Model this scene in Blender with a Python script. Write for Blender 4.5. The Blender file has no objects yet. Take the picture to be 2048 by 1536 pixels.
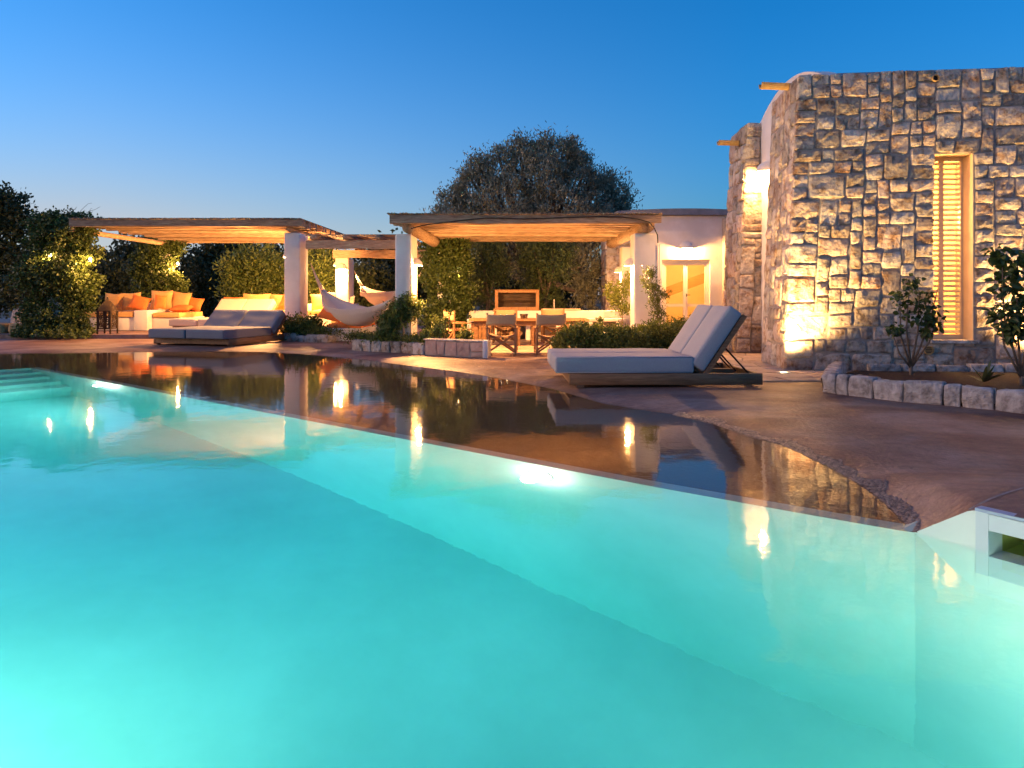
import bpy, bmesh, math, random
import numpy as np
from mathutils import Vector, Matrix, noise

# ------------------------------------------------------------------ camera, sky, exposure
SC = bpy.context.scene
COL = SC.collection
CZ, F, YH = 1.05, 1450.0, 590.0          # eye height, focal length in picture units, horizon row
cam = bpy.data.cameras.new('camera')
camo = bpy.data.objects.new('camera', cam)
COL.objects.link(camo)
camo.location = (0, 0, CZ)
camo.rotation_euler = (math.pi / 2, 0, 0)
cam.lens = 36 * F / 2048
cam.shift_y = -(768 - YH) / 2048
cam.clip_start = 0.05
cam.clip_end = 2000
SC.camera = camo

EXPOSURE = 2.57
world = bpy.data.worlds.new('World')
SC.world = world
world.use_nodes = True
wn = world.node_tree
bg = wn.nodes['Background']
sky = wn.nodes.new('ShaderNodeTexSky')
sky.sky_type = 'NISHITA'
sky.sun_disc = False
sky.sun_elevation = math.radians(1.0)
sky.sun_rotation = math.radians(282)
sky.ozone_density = 5.2
sky.dust_density = 0.0
sky.air_density = 1.0
hs = wn.nodes.new('ShaderNodeHueSaturation')
hs.inputs['Saturation'].default_value = 1.42
hs.inputs['Hue'].default_value = 0.489
hs.inputs['Value'].default_value = 1.15
wn.links.new(sky.outputs[0], hs.inputs['Color'])


def wmath(op, a, b=None, c=None):
    n = wn.nodes.new('ShaderNodeMath')
    n.operation = op
    for i, q in enumerate((a, b, c)):
        if q is None:
            continue
        if isinstance(q, (int, float)):
            n.inputs[i].default_value = q
        else:
            wn.links.new(q, n.inputs[i])
    return n.outputs[0]


# pale dusk haze that thickens towards the horizon and towards the set sun on the left
wtc = wn.nodes.new('ShaderNodeTexCoord')
wsep = wn.nodes.new('ShaderNodeSeparateXYZ')
wn.links.new(wtc.outputs['Generated'], wsep.inputs[0])
wz = wmath('MAXIMUM', wsep.outputs[2], 0.0)
wband = wmath('MULTIPLY', wmath('POWER', 2.718, wmath('MULTIPLY', wz, -8.5)), 1.95)
waz = wmath('MINIMUM', wmath('ADD', wmath('MULTIPLY', wsep.outputs[0], -1.0), 0.5), 1.0)
whaze = wmath('MINIMUM', wmath('MULTIPLY', wband, wmath('MAXIMUM', waz, 0.2)), 0.85)
wmix = wn.nodes.new('ShaderNodeMixRGB')
wn.links.new(whaze, wmix.inputs[0])
wn.links.new(hs.outputs[0], wmix.inputs[1])
wmix.inputs[2].default_value = (0.66, 0.66, 0.72, 1)
wn.links.new(wmix.outputs[0], bg.inputs[0])
bg.inputs[1].default_value = 0.15

sun = bpy.data.lights.new('afterglow_sun', 'SUN')
sun.energy = 0.34
sun.angle = math.radians(40)
sun.color = (1.0, 0.57, 0.34)
suno = bpy.data.objects.new('afterglow_sun', sun)
COL.objects.link(suno)
_az = math.radians(258 - 360)
_sd = Vector((math.sin(_az) * math.cos(0.2), math.cos(_az) * math.cos(0.2), math.sin(0.2)))
suno.rotation_euler = _sd.to_track_quat('Z', 'Y').to_euler()
suno.location = (-20, 10, 12)

SC.view_settings.view_transform = 'Standard'
SC.view_settings.look = 'None'
SC.view_settings.exposure = EXPOSURE
SC.view_settings.gamma = 1
SC.cycles.use_denoising = True
try:
    SC.cycles.denoiser = 'OPENIMAGEDENOISE'
except Exception:
    pass
SC.cycles.max_bounces = 10
SC.cycles.diffuse_bounces = 5
SC.cycles.glossy_bounces = 4
SC.cycles.transmission_bounces = 8
SC.cycles.transparent_max_bounces = 8
SC.cycles.sample_clamp_indirect = 3.0
SC.cycles.caustics_reflective = False
SC.cycles.caustics_refractive = True
SC.cycles.blur_glossy = 0.5

RND = random.Random(7)
NR = np.random.default_rng(11)


def P(px, py, d):
    return Vector(((px - 1024) * d / F, d, CZ - (py - YH) * d / F))


def G(px, py, z=0.0):
    d = F * (CZ - z) / (py - YH)
    return Vector(((px - 1024) * d / F, d, z))


# ------------------------------------------------------------------ materials
def newmat(name):
    m = bpy.data.materials.new(name)
    m.use_nodes = True
    nt = m.node_tree
    return m, nt, nt.nodes['Principled BSDF']


def N(nt, t, **kw):
    n = nt.nodes.new(t)
    for k, v in kw.items():
        setattr(n, k, v)
    return n


def rgb(c):
    return (c[0], c[1], c[2], 1)


def mat(name, c1, c2=None, scale=6.0, rough=0.7, bump=0.0, bscale=30.0, stretch=None, vary=0.0,
        detail=6.0, spec=0.3, bdist=0.02, c3=None, island=0.0):
    m, nt, b = newmat(name)
    L = nt.links
    b.inputs['Roughness'].default_value = rough
    b.inputs['Specular IOR Level'].default_value = spec
    tc = N(nt, 'ShaderNodeTexCoord')
    vec = tc.outputs['Object']
    if stretch:
        mp = N(nt, 'ShaderNodeMapping')
        mp.inputs['Scale'].default_value = stretch
        L.new(vec, mp.inputs[0])
        vec = mp.outputs[0]
    oi = N(nt, 'ShaderNodeObjectInfo')
    add = N(nt, 'ShaderNodeVectorMath', operation='ADD')
    sc = N(nt, 'ShaderNodeVectorMath', operation='SCALE')
    comb = N(nt, 'ShaderNodeCombineXYZ')
    for i in range(3):
        L.new(oi.outputs['Random'], comb.inputs[i])
    L.new(comb.outputs[0], sc.inputs[0])
    sc.inputs['Scale'].default_value = 37.0
    L.new(vec, add.inputs[0])
    L.new(sc.outputs[0], add.inputs[1])
    vec = add.outputs[0]
    out = None
    if c2 is not None:
        nz = N(nt, 'ShaderNodeTexNoise')
        nz.inputs['Scale'].default_value = scale
        nz.inputs['Detail'].default_value = detail
        nz.inputs['Roughness'].default_value = 0.6
        L.new(vec, nz.inputs['Vector'])
        cr = N(nt, 'ShaderNodeValToRGB')
        cr.color_ramp.elements[0].position = 0.32
        cr.color_ramp.elements[1].position = 0.68
        cr.color_ramp.elements[0].color = rgb(c1)
        cr.color_ramp.elements[1].color = rgb(c2)
        if c3 is not None:
            e = cr.color_ramp.elements.new(0.55)
            e.color = rgb(c3)
        L.new(nz.outputs['Fac'], cr.inputs[0])
        out = cr.outputs[0]
    if vary or island:
        hv = N(nt, 'ShaderNodeHueSaturation')
        mr = N(nt, 'ShaderNodeMapRange')
        amt = vary or island
        mr.inputs['To Min'].default_value = 1 - amt
        mr.inputs['To Max'].default_value = 1 + amt
        if island:
            ge = N(nt, 'ShaderNodeNewGeometry')
            L.new(ge.outputs['Random Per Island'], mr.inputs[0])
        else:
            L.new(oi.outputs['Random'], mr.inputs[0])
        L.new(mr.outputs[0], hv.inputs['Value'])
        if out:
            L.new(out, hv.inputs['Color'])
        else:
            hv.inputs['Color'].default_value = rgb(c1)
        out = hv.outputs[0]
    if out:
        L.new(out, b.inputs['Base Color'])
    else:
        b.inputs['Base Color'].default_value = rgb(c1)
    if bump:
        nb = N(nt, 'ShaderNodeTexNoise')
        nb.inputs['Scale'].default_value = bscale
        nb.inputs['Detail'].default_value = 8
        nb.inputs['Roughness'].default_value = 0.62
        L.new(vec, nb.inputs['Vector'])
        bp = N(nt, 'ShaderNodeBump')
        bp.inputs['Strength'].default_value = bump
        bp.inputs['Distance'].default_value = bdist
        L.new(nb.outputs['Fac'], bp.inputs['Height'])
        L.new(bp.outputs[0], b.inputs['Normal'])
    return m


def leafmat(name, c1, c2, trans=0.25, rough=0.5):
    m, nt, b = newmat(name)
    L = nt.links
    ge = N(nt, 'ShaderNodeNewGeometry')
    cr = N(nt, 'ShaderNodeValToRGB')
    cr.color_ramp.elements[0].color = rgb(c1)
    cr.color_ramp.elements[1].color = rgb(c2)
    L.new(ge.outputs['Random Per Island'], cr.inputs[0])
    L.new(cr.outputs[0], b.inputs['Base Color'])
    b.inputs['Roughness'].default_value = rough
    b.inputs['Specular IOR Level'].default_value = 0.35
    tr = N(nt, 'ShaderNodeBsdfTranslucent')
    L.new(cr.outputs[0], tr.inputs[0])
    mx = N(nt, 'ShaderNodeMixShader')
    mx.inputs[0].default_value = trans
    L.new(b.outputs[0], mx.inputs[1])
    L.new(tr.outputs[0], mx.inputs[2])
    L.new(mx.outputs[0], nt.nodes['Material Output'].inputs[0])
    return m


def emis(name, c, s):
    m = bpy.data.materials.new(name)
    m.use_nodes = True
    nt = m.node_tree
    nt.nodes.remove(nt.nodes['Principled BSDF'])
    e = N(nt, 'ShaderNodeEmission')
    e.inputs[0].default_value = rgb(c)
    e.inputs[1].default_value = s
    nt.links.new(e.outputs[0], nt.nodes['Material Output'].inputs[0])
    return m


def stone_mat():
    m, nt, b = newmat('limestone_block')
    L = nt.links
    tc = N(nt, 'ShaderNodeTexCoord')
    oi = N(nt, 'ShaderNodeObjectInfo')
    comb = N(nt, 'ShaderNodeCombineXYZ')
    for i in range(3):
        L.new(oi.outputs['Random'], comb.inputs[i])
    sc = N(nt, 'ShaderNodeVectorMath', operation='SCALE')
    sc.inputs['Scale'].default_value = 53.0
    L.new(comb.outputs[0], sc.inputs[0])
    add = N(nt, 'ShaderNodeVectorMath', operation='ADD')
    L.new(tc.outputs['Object'], add.inputs[0])
    L.new(sc.outputs[0], add.inputs[1])
    v = add.outputs[0]
    n1 = N(nt, 'ShaderNodeTexNoise')
    n1.inputs['Scale'].default_value = 7
    n1.inputs['Detail'].default_value = 8
    n1.inputs['Roughness'].default_value = 0.65
    L.new(v, n1.inputs['Vector'])
    cr = N(nt, 'ShaderNodeValToRGB')
    els = cr.color_ramp.elements
    els[0].position = 0.28
    els[0].color = rgb((0.13, 0.08, 0.045))
    els[1].position = 0.75
    els[1].color = rgb((0.70, 0.61, 0.50))
    e = els.new(0.40)
    e.color = rgb((0.36, 0.25, 0.16))
    e = els.new(0.5)
    e.color = rgb((0.53, 0.44, 0.35))
    L.new(n1.outputs['Fac'], cr.inputs[0])
    hv = N(nt, 'ShaderNodeHueSaturation')
    mr = N(nt, 'ShaderNodeMapRange')
    mr.inputs['To Min'].default_value = 0.55
    mr.inputs['To Max'].default_value = 1.12
    L.new(oi.outputs['Random'], mr.inputs[0])
    L.new(mr.outputs[0], hv.inputs['Value'])
    # a second random per stone drives hue and saturation
    wnz = N(nt, 'ShaderNodeTexWhiteNoise')
    wnz.noise_dimensions = '1D'
    L.new(oi.outputs['Random'], wnz.inputs['W'])
    mh = N(nt, 'ShaderNodeMapRange')
    mh.inputs['To Min'].default_value = 0.482
    mh.inputs['To Max'].default_value = 0.512
    L.new(wnz.outputs['Value'], mh.inputs[0])
    L.new(mh.outputs[0], hv.inputs['Hue'])
    ms = N(nt, 'ShaderNodeMapRange')
    ms.inputs['To Min'].default_value = 1.15
    ms.inputs['To Max'].default_value = 0.6
    L.new(wnz.outputs['Value'], ms.inputs[0])
    L.new(ms.outputs[0], hv.inputs['Saturation'])
    L.new(cr.outputs[0], hv.inputs['Color'])
    L.new(hv.outputs[0], b.inputs['Base Color'])
    b.inputs['Roughness'].default_value = 0.85
    b.inputs['Specular IOR Level'].default_value = 0.2
    n2 = N(nt, 'ShaderNodeTexNoise')
    n2.inputs['Scale'].default_value = 13
    n2.inputs['Detail'].default_value = 10
    n2.inputs['Roughness'].default_value = 0.68
    n2.inputs['Distortion'].default_value = 0.15
    L.new(v, n2.inputs['Vector'])
    vo = N(nt, 'ShaderNodeTexVoronoi')
    vo.inputs['Scale'].default_value = 16
    L.new(v, vo.inputs['Vector'])
    mul = N(nt, 'ShaderNodeMath', operation='MULTIPLY_ADD')
    L.new(vo.outputs['Distance'], mul.inputs[0])
    mul.inputs[1].default_value = 0.35
    L.new(n2.outputs['Fac'], mul.inputs[2])
    bp = N(nt, 'ShaderNodeBump')
    bp.inputs['Strength'].default_value = 1.0
    bp.inputs['Distance'].default_value = 0.05
    L.new(mul.outputs[0], bp.inputs['Height'])
    L.new(bp.outputs[0], b.inputs['Normal'])
    return m


M = {}
M['plaster'] = mat('white_plaster', (0.63, 0.585, 0.53), (0.78, 0.75, 0.71), 1.6, 0.8, 0.25, 14, spec=0.2, bdist=0.01)
M['stone'] = stone_mat()
M['paleblock'] = mat('pale_limestone', (0.22, 0.19, 0.17), (0.64, 0.59, 0.54), 11, 0.9, 1.0, 22, vary=0.2, bdist=0.05, c3=(0.5, 0.45, 0.41))
M['mortar'] = mat('mortar', (0.24, 0.21, 0.185), (0.35, 0.305, 0.27), 12, 0.95, 0.6, 40)
M['wood'] = mat('weathered_timber', (0.20, 0.12, 0.07), (0.46, 0.33, 0.22), 5, 0.75, 0.6, 9, stretch=(1, 9, 9), vary=0.32, bdist=0.02)
M['woody'] = mat('weathered_log', (0.20, 0.12, 0.07), (0.46, 0.33, 0.22), 5, 0.75, 0.7, 9, stretch=(9, 1, 9), vary=0.12, bdist=0.02)
M['teak'] = mat('oiled_teak', (0.13, 0.065, 0.03), (0.26, 0.14, 0.07), 4, 0.55, 0.25, 10, stretch=(1, 10, 10), vary=0.1)
M['chairwood'] = mat('chair_timber', (0.24, 0.12, 0.05), (0.38, 0.20, 0.09), 5, 0.55, 0.2, 12, stretch=(5, 5, 1), vary=0.1)
M['reed'] = mat('reed_cane', (0.30, 0.22, 0.14), (0.42, 0.32, 0.2), 9, 0.8, 0.2, 20, island=0.3)
M['grey'] = mat('grey_canvas', (0.30, 0.30, 0.325), (0.35, 0.35, 0.375), 90, 0.9, 0.25, 260, spec=0.1, bdist=0.004)
M['slate'] = mat('slate_canvas', (0.17, 0.175, 0.20), (0.21, 0.215, 0.24), 90, 0.9, 0.25, 260, spec=0.1, bdist=0.004)
M['beige'] = mat('beige_canvas', (0.60, 0.50, 0.40), (0.66, 0.56, 0.45), 60, 0.9, 0.2, 200, spec=0.1, bdist=0.004)
M['orange'] = mat('orange_cotton', (0.62, 0.17, 0.045), (0.70, 0.21, 0.06), 30, 0.9, 0.25, 60, spec=0.1, bdist=0.008, vary=0.12)
M['saffron'] = mat('saffron_cotton', (0.66, 0.36, 0.12), (0.72, 0.42, 0.16), 30, 0.9, 0.25, 60, spec=0.1, bdist=0.008, vary=0.1)
M['cream'] = mat('cream_cotton', (0.72, 0.62, 0.48), (0.76, 0.67, 0.54), 30, 0.9, 0.2, 60, spec=0.1, bdist=0.006)
M['canvas'] = mat('sand_canvas', (0.46, 0.29, 0.15), (0.52, 0.34, 0.19), 40, 0.9, 0.2, 150, spec=0.1, bdist=0.004)
M['hammock'] = mat('woven_cotton', (0.66, 0.55, 0.45), (0.74, 0.64, 0.54), 60, 0.95, 0.5, 160, spec=0.05, bdist=0.006)
M['black'] = mat('black_rubber', (0.02, 0.02, 0.02), rough=0.6)
M['iron'] = mat('dark_iron', (0.03, 0.02, 0.015), (0.05, 0.03, 0.018), 20, 0.75, 0.2, 50, spec=0.15)
M['steel'] = mat('dull_steel', (0.4, 0.38, 0.35), rough=0.35)
M['soil'] = mat('garden_soil', (0.022, 0.014, 0.010), (0.06, 0.038, 0.025), 25, 0.95, 1.0, 40, bdist=0.05)
M['roofgrey'] = mat('grey_roof_slab', (0.16, 0.17, 0.19), (0.24, 0.25, 0.27), 4, 0.8, 0.4, 20)
M['clay'] = mat('ochre_clay', (0.30, 0.19, 0.08), (0.46, 0.31, 0.14), 14, 0.8, 0.5, 30)
M['flag'] = mat('sandstone_flag', (0.42, 0.30, 0.20), (0.58, 0.44, 0.32), 6, 0.7, 0.6, 16, vary=0.18)
M['earth'] = mat('dry_earth', (0.08, 0.06, 0.035), (0.16, 0.12, 0.07), 0.6, 0.95, 0.6, 5)
M['pool'] = mat('pool_plaster', (0.70, 0.76, 0.67), (0.84, 0.87, 0.79), 1.1, 0.6, 0.15, 8)
M['poolwhite'] = mat('pool_white_trim', (0.62, 0.68, 0.68), rough=0.4)
M['bark'] = mat('grey_bark', (0.10, 0.075, 0.055), (0.22, 0.17, 0.13), 12, 0.9, 0.9, 18, stretch=(4, 4, 1), bdist=0.03)
M['pebble'] = mat('wet_pebble', (0.26, 0.15, 0.09), (0.48, 0.30, 0.18), 20, 0.4, island=0.45)
M['framewood'] = mat('painted_frame', (0.70, 0.56, 0.38), rough=0.5)
M['doorpaint'] = mat('cream_paint', (0.80, 0.70, 0.52), rough=0.4)
M['inside'] = mat('warm_interior_plaster', (0.78, 0.62, 0.36), (0.82, 0.66, 0.4), 2, 0.85)
M['timberred'] = mat('reddish_timber', (0.50, 0.25, 0.09), (0.60, 0.32, 0.12), 4, 0.6, stretch=(1, 8, 8))
M['firewood'] = mat('split_firewood', (0.22, 0.12, 0.06), (0.42, 0.26, 0.14), 12, 0.85, 0.6, 20, vary=0.25)
M['barkdark'] = mat('dark_board', (0.035, 0.022, 0.014), (0.08, 0.045, 0.025), 6, 0.7, stretch=(1, 9, 9))
M['bulb'] = emis('warm_bulb', (1.0, 0.66, 0.32), 9)
M['upbulb'] = emis('warm_lens', (1.0, 0.72, 0.36), 12)
M['poolbulb'] = emis('pool_lens', (0.95, 1.0, 0.92), 14)
M['candle'] = emis('candle_flame', (1.0, 0.7, 0.35), 4)

M['ivy'] = leafmat('ivy_leaf', (0.035, 0.06, 0.014), (0.10, 0.14, 0.035))
M['olive'] = leafmat('olive_leaf', (0.13, 0.14, 0.09), (0.32, 0.325, 0.22), 0.15)
M['dark'] = leafmat('dark_leaf', (0.025, 0.04, 0.014), (0.075, 0.09, 0.035), 0.15)
M['bright'] = leafmat('bright_leaf', (0.07, 0.11, 0.02), (0.17, 0.21, 0.05))
M['hedge'] = leafmat('box_leaf', (0.05, 0.075, 0.014), (0.20, 0.22, 0.04))
M['yellowgreen'] = leafmat('young_leaf', (0.12, 0.16, 0.03), (0.26, 0.28, 0.07))
M['cypress'] = leafmat('needle_leaf', (0.03, 0.055, 0.015), (0.09, 0.12, 0.035), 0.1)
M['broad'] = leafmat('broad_leaf', (0.025, 0.05, 0.014), (0.07, 0.11, 0.03), 0.25, 0.4)
M['straw'] = leafmat('strap_leaf', (0.07, 0.08, 0.03), (0.20, 0.17, 0.08), 0.15)


def deck_material():
    m, nt, b = newmat('red_stamped_concrete')
    L = nt.links
    tc = N(nt, 'ShaderNodeTexCoord')
    mp = N(nt, 'ShaderNodeMapping')
    mp.inputs['Scale'].default_value = (0.7, 1.0, 1.0)
    L.new(tc.outputs['Object'], mp.inputs[0])
    n1 = N(nt, 'ShaderNodeTexNoise')
    n1.inputs['Scale'].default_value = 1.3
    n1.inputs['Detail'].default_value = 7
    n1.inputs['Distortion'].default_value = 0.8
    L.new(mp.outputs[0], n1.inputs['Vector'])
    cr = N(nt, 'ShaderNodeValToRGB')
    cr.color_ramp.elements[0].position = 0.3
    cr.color_ramp.elements[0].color = rgb((0.13, 0.050, 0.034))
    cr.color_ramp.elements[1].position = 0.72
    cr.color_ramp.elements[1].color = rgb((0.34, 0.24, 0.19))
    e = cr.color_ramp.elements.new(0.5)
    e.color = rgb((0.235, 0.13, 0.088))
    L.new(n1.outputs['Fac'], cr.inputs[0])
    n4 = N(nt, 'ShaderNodeTexNoise')
    n4.inputs['Scale'].default_value = 9.0
    n4.inputs['Detail'].default_value = 10
    n4.inputs['Roughness'].default_value = 0.75
    L.new(tc.outputs['Object'], n4.inputs['Vector'])
    gv = N(nt, 'ShaderNodeMapRange')
    gv.inputs['From Min'].default_value = 0.3
    gv.inputs['From Max'].default_value = 0.7
    gv.inputs['To Min'].default_value = 0.62
    gv.inputs['To Max'].default_value = 1.3
    L.new(n4.outputs['Fac'], gv.inputs[0])
    hv = N(nt, 'ShaderNodeHueSaturation')
    L.new(gv.outputs[0], hv.inputs['Value'])
    L.new(cr.outputs[0], hv.inputs['Color'])
    cr = hv
    ge = N(nt, 'ShaderNodeNewGeometry')
    sx = N(nt, 'ShaderNodeSeparateXYZ')
    L.new(ge.outputs['Position'], sx.inputs[0])
    wr = N(nt, 'ShaderNodeMapRange')
    wr.inputs['From Min'].default_value = -0.030
    wr.inputs['From Max'].default_value = -0.044
    L.new(sx.outputs[2], wr.inputs[0])
    wx = N(nt, 'ShaderNodeMixRGB')
    L.new(wr.outputs[0], wx.inputs[0])
    L.new(cr.outputs[0], wx.inputs[1])
    wx.inputs[2].default_value = (0.11, 0.060, 0.030, 1)
    L.new(wx.outputs[0], b.inputs['Base Color'])
    n2 = N(nt, 'ShaderNodeTexNoise')
    n2.inputs['Scale'].default_value = 3.0
    n2.inputs['Detail'].default_value = 5
    L.new(mp.outputs[0], n2.inputs['Vector'])
    mr = N(nt, 'ShaderNodeMapRange')
    mr.inputs['To Min'].default_value = 0.42
    mr.inputs['To Max'].default_value = 0.75
    L.new(n2.outputs['Fac'], mr.inputs[0])
    L.new(mr.outputs[0], b.inputs['Roughness'])
    b.inputs['Specular IOR Level'].default_value = 0.35
    n3 = N(nt, 'ShaderNodeTexNoise')
    n3.inputs['Scale'].default_value = 26
    n3.inputs['Detail'].default_value = 8
    L.new(tc.outputs['Object'], n3.inputs['Vector'])
    bp = N(nt, 'ShaderNodeBump')
    bp.inputs['Strength'].default_value = 0.6
    bp.inputs['Distance'].default_value = 0.02
    L.new(n3.outputs['Fac'], bp.inputs['Height'])
    L.new(bp.outputs[0], b.inputs['Normal'])
    return m


def water_material():
    m = bpy.data.materials.new('pool_water')
    m.use_nodes = True
    nt = m.node_tree
    L = nt.links
    nt.nodes.remove(nt.nodes['Principled BSDF'])
    out = nt.nodes['Material Output']
    g = N(nt, 'ShaderNodeBsdfGlass')
    g.inputs['Roughness'].default_value = 0.03
    g.inputs['IOR'].default_value = 1.333
    tc = N(nt, 'ShaderNodeTexCoord')
    n1 = N(nt, 'ShaderNodeTexNoise')
    n1.inputs['Scale'].default_value = 5.0
    n1.inputs['Detail'].default_value = 3
    L.new(tc.outputs['Object'], n1.inputs['Vector'])
    n2 = N(nt, 'ShaderNodeTexNoise')
    n2.inputs['Scale'].default_value = 38.0
    n2.inputs['Detail'].default_value = 2
    L.new(tc.outputs['Object'], n2.inputs['Vector'])
    ad = N(nt, 'ShaderNodeMath', operation='MULTIPLY_ADD')
    L.new(n2.outputs['Fac'], ad.inputs[0])
    ad.inputs[1].default_value = 0.12
    L.new(n1.outputs['Fac'], ad.inputs[2])
    bp = N(nt, 'ShaderNodeBump')
    bp.inputs['Strength'].default_value = 0.14
    bp.inputs['Distance'].default_value = 0.010
    L.new(ad.outputs[0], bp.inputs['Height'])
    L.new(bp.outputs[0], g.inputs['Normal'])
    L.new(g.outputs[0], out.inputs['Surface'])
    va = N(nt, 'ShaderNodeVolumeAbsorption')
    va.inputs['Color'].default_value = (0.16, 0.84, 0.89, 1)
    va.inputs['Density'].default_value = 0.56
    L.new(va.outputs[0], out.inputs['Volume'])
    return m


def glass_material():
    m, nt, b = newmat('window_glass')
    L = nt.links
    tr = N(nt, 'ShaderNodeBsdfTransparent')
    gl = N(nt, 'ShaderNodeBsdfGlossy')
    gl.inputs['Roughness'].default_value = 0.03
    fr = N(nt, 'ShaderNodeFresnel')
    fr.inputs[0].default_value = 1.45
    mx = N(nt, 'ShaderNodeMixShader')
    L.new(fr.outputs[0], mx.inputs[0])
    L.new(tr.outputs[0], mx.inputs[1])
    L.new(gl.outputs[0], mx.inputs[2])
    L.new(mx.outputs[0], nt.nodes['Material Output'].inputs[0])
    return m


M['deck'] = deck_material()
M['water'] = water_material()
M['glass'] = glass_material()


# ------------------------------------------------------------------ mesh helpers
class MB:
    def __init__(self):
        self.v, self.f = [], []

    def add(self, vs, fs):
        o = len(self.v)
        self.v += [tuple(x) for x in vs]
        self.f += [tuple(i + o for i in q) for q in fs]
        return self

    def box(self, c, s, rot=None):
        x, y, z = s[0] / 2, s[1] / 2, s[2] / 2
        vs = [Vector((i * x, j * y, k * z)) for k in (-1, 1) for j in (-1, 1) for i in (-1, 1)]
        if rot is not None:
            vs = [rot @ q for q in vs]
        vs = [q + Vector(c) for q in vs]
        return self.add(vs, [(0, 2, 3, 1), (4, 5, 7, 6), (0, 1, 5, 4), (2, 6, 7, 3), (0, 4, 6, 2), (1, 3, 7, 5)])

    def box2(self, a, b):
        return self.box([(a[i] + b[i]) / 2 for i in range(3)], [abs(b[i] - a[i]) for i in range(3)])

    def bar(self, a, b, w, h):
        a, b = Vector(a), Vector(b)
        q = (b - a).to_track_quat('X', 'Z').to_matrix()
        return self.box((a + b) / 2, ((b - a).length, w, h), q)

    def tube(self, pts, rad, n=8, cap=True):
        pts = [Vector(p) for p in pts]
        if not hasattr(rad, '__len__'):
            rad = [rad] * len(pts)
        o = len(self.v)
        ref = Vector((0, 0, 1))
        for i, p in enumerate(pts):
            t = (pts[min(i + 1, len(pts) - 1)] - pts[max(i - 1, 0)]).normalized()
            r = ref if abs(t.dot(ref)) < 0.95 else Vector((1, 0, 0))
            a = t.cross(r).normalized()
            b = a.cross(t)
            for k in range(n):
                th = 2 * math.pi * k / n
                self.v.append(tuple(p + (a * math.cos(th) + b * math.sin(th)) * rad[i]))
        for i in range(len(pts) - 1):
            for k in range(n):
                k2 = (k + 1) % n
                self.f.append((o + i * n + k, o + i * n + k2, o + (i + 1) * n + k2, o + (i + 1) * n + k))
        if cap:
            self.f.append(tuple(o + k for k in range(n))[::-1])
            self.f.append(tuple(o + (len(pts) - 1) * n + k for k in range(n)))
        return self

    def lathe(self, prof, c=(0, 0, 0), n=20):
        o = len(self.v)
        for r, z in prof:
            for k in range(n):
                th = 2 * math.pi * k / n
                self.v.append((c[0] + r * math.cos(th), c[1] + r * math.sin(th), c[2] + z))
        for i in range(len(prof) - 1):
            for k in range(n):
                k2 = (k + 1) % n
                self.f.append((o + i * n + k, o + i * n + k2, o + (i + 1) * n + k2, o + (i + 1) * n + k))
        return self

    def build(self, name, m, parent=None, smooth=False, world=True):
        me = bpy.data.meshes.new(name)
        vs = self.v
        if parent is not None and world:
            lx, ly, lz = parent['_o'] if '_o' in parent else (0, 0, 0)
            vs = [(x - lx, y - ly, z - lz) for x, y, z in vs]
        me.from_pydata(vs, [], self.f)
        if m is not None:
            me.materials.append(m)
        if smooth:
            me.polygons.foreach_set('use_smooth', [True] * len(me.polygons))
        me.update()
        o = bpy.data.objects.new(name, me)
        COL.objects.link(o)
        if parent is not None:
            o.parent = parent
            if '_o' in parent:
                o['_o'] = parent['_o']
        return o


def bevel_ob(o, w, seg=2, smooth=True):
    bm = bmesh.new()
    bm.from_mesh(o.data)
    bmesh.ops.bevel(bm, geom=[e for e in bm.edges], offset=w, segments=seg, profile=0.5, affect='EDGES')
    bmesh.ops.recalc_face_normals(bm, faces=bm.faces)
    bm.to_mesh(o.data)
    bm.free()
    if smooth:
        o.data.polygons.foreach_set('use_smooth', [True] * len(o.data.polygons))
        try:
            o.data.set_sharp_from_angle(angle=math.radians(50))
        except Exception:
            pass
    return o


def wrinkle(o, amp=0.006, freq=5.0, seed=0.0):
    bm = bmesh.new()
    bm.from_mesh(o.data)
    for _ in range(2):
        ed = [e for e in bm.edges if e.calc_length() > 0.12]
        bmesh.ops.subdivide_edges(bm, edges=ed, cuts=2, use_grid_fill=True)
    bm.normal_update()
    for v in bm.verts:
        v.co += v.normal * amp * (noise.noise(v.co * freq + Vector((seed, 0, 0))) + 0.6 * noise.noise(Vector((v.co.x * 14, v.co.y * 3, v.co.z * 3)) + Vector((seed, 5, 0))))
    bm.to_mesh(o.data)
    bm.free()
    o.data.polygons.foreach_set('use_smooth', [True] * len(o.data.polygons))
    return o


def tag(o, label=None, cat=None, group=None, kind=None):
    if label:
        o['label'] = label
    if cat:
        o['category'] = cat
    if group:
        o['group'] = group
    if kind:
        o['kind'] = kind
    return o


def thing(name, loc, label, cat, group=None):
    o = bpy.data.objects.new(name, None)
    o.empty_display_size = 0.1
    COL.objects.link(o)
    o.location = loc
    o['_o'] = (loc[0], loc[1], loc[2])
    return tag(o, label, cat, group)


def copy_thing(root, loc=None, rot=None):
    r = root.copy()
    COL.objects.link(r)
    if loc is not None:
        r.location = loc
    if rot is not None:
        r.rotation_euler = rot
    for ch in list(root.children):
        c = ch.copy()
        COL.objects.link(c)
        c.parent = r
        for g in list(ch.children):
            d = g.copy()
            COL.objects.link(d)
            d.parent = c
    return r


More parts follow.
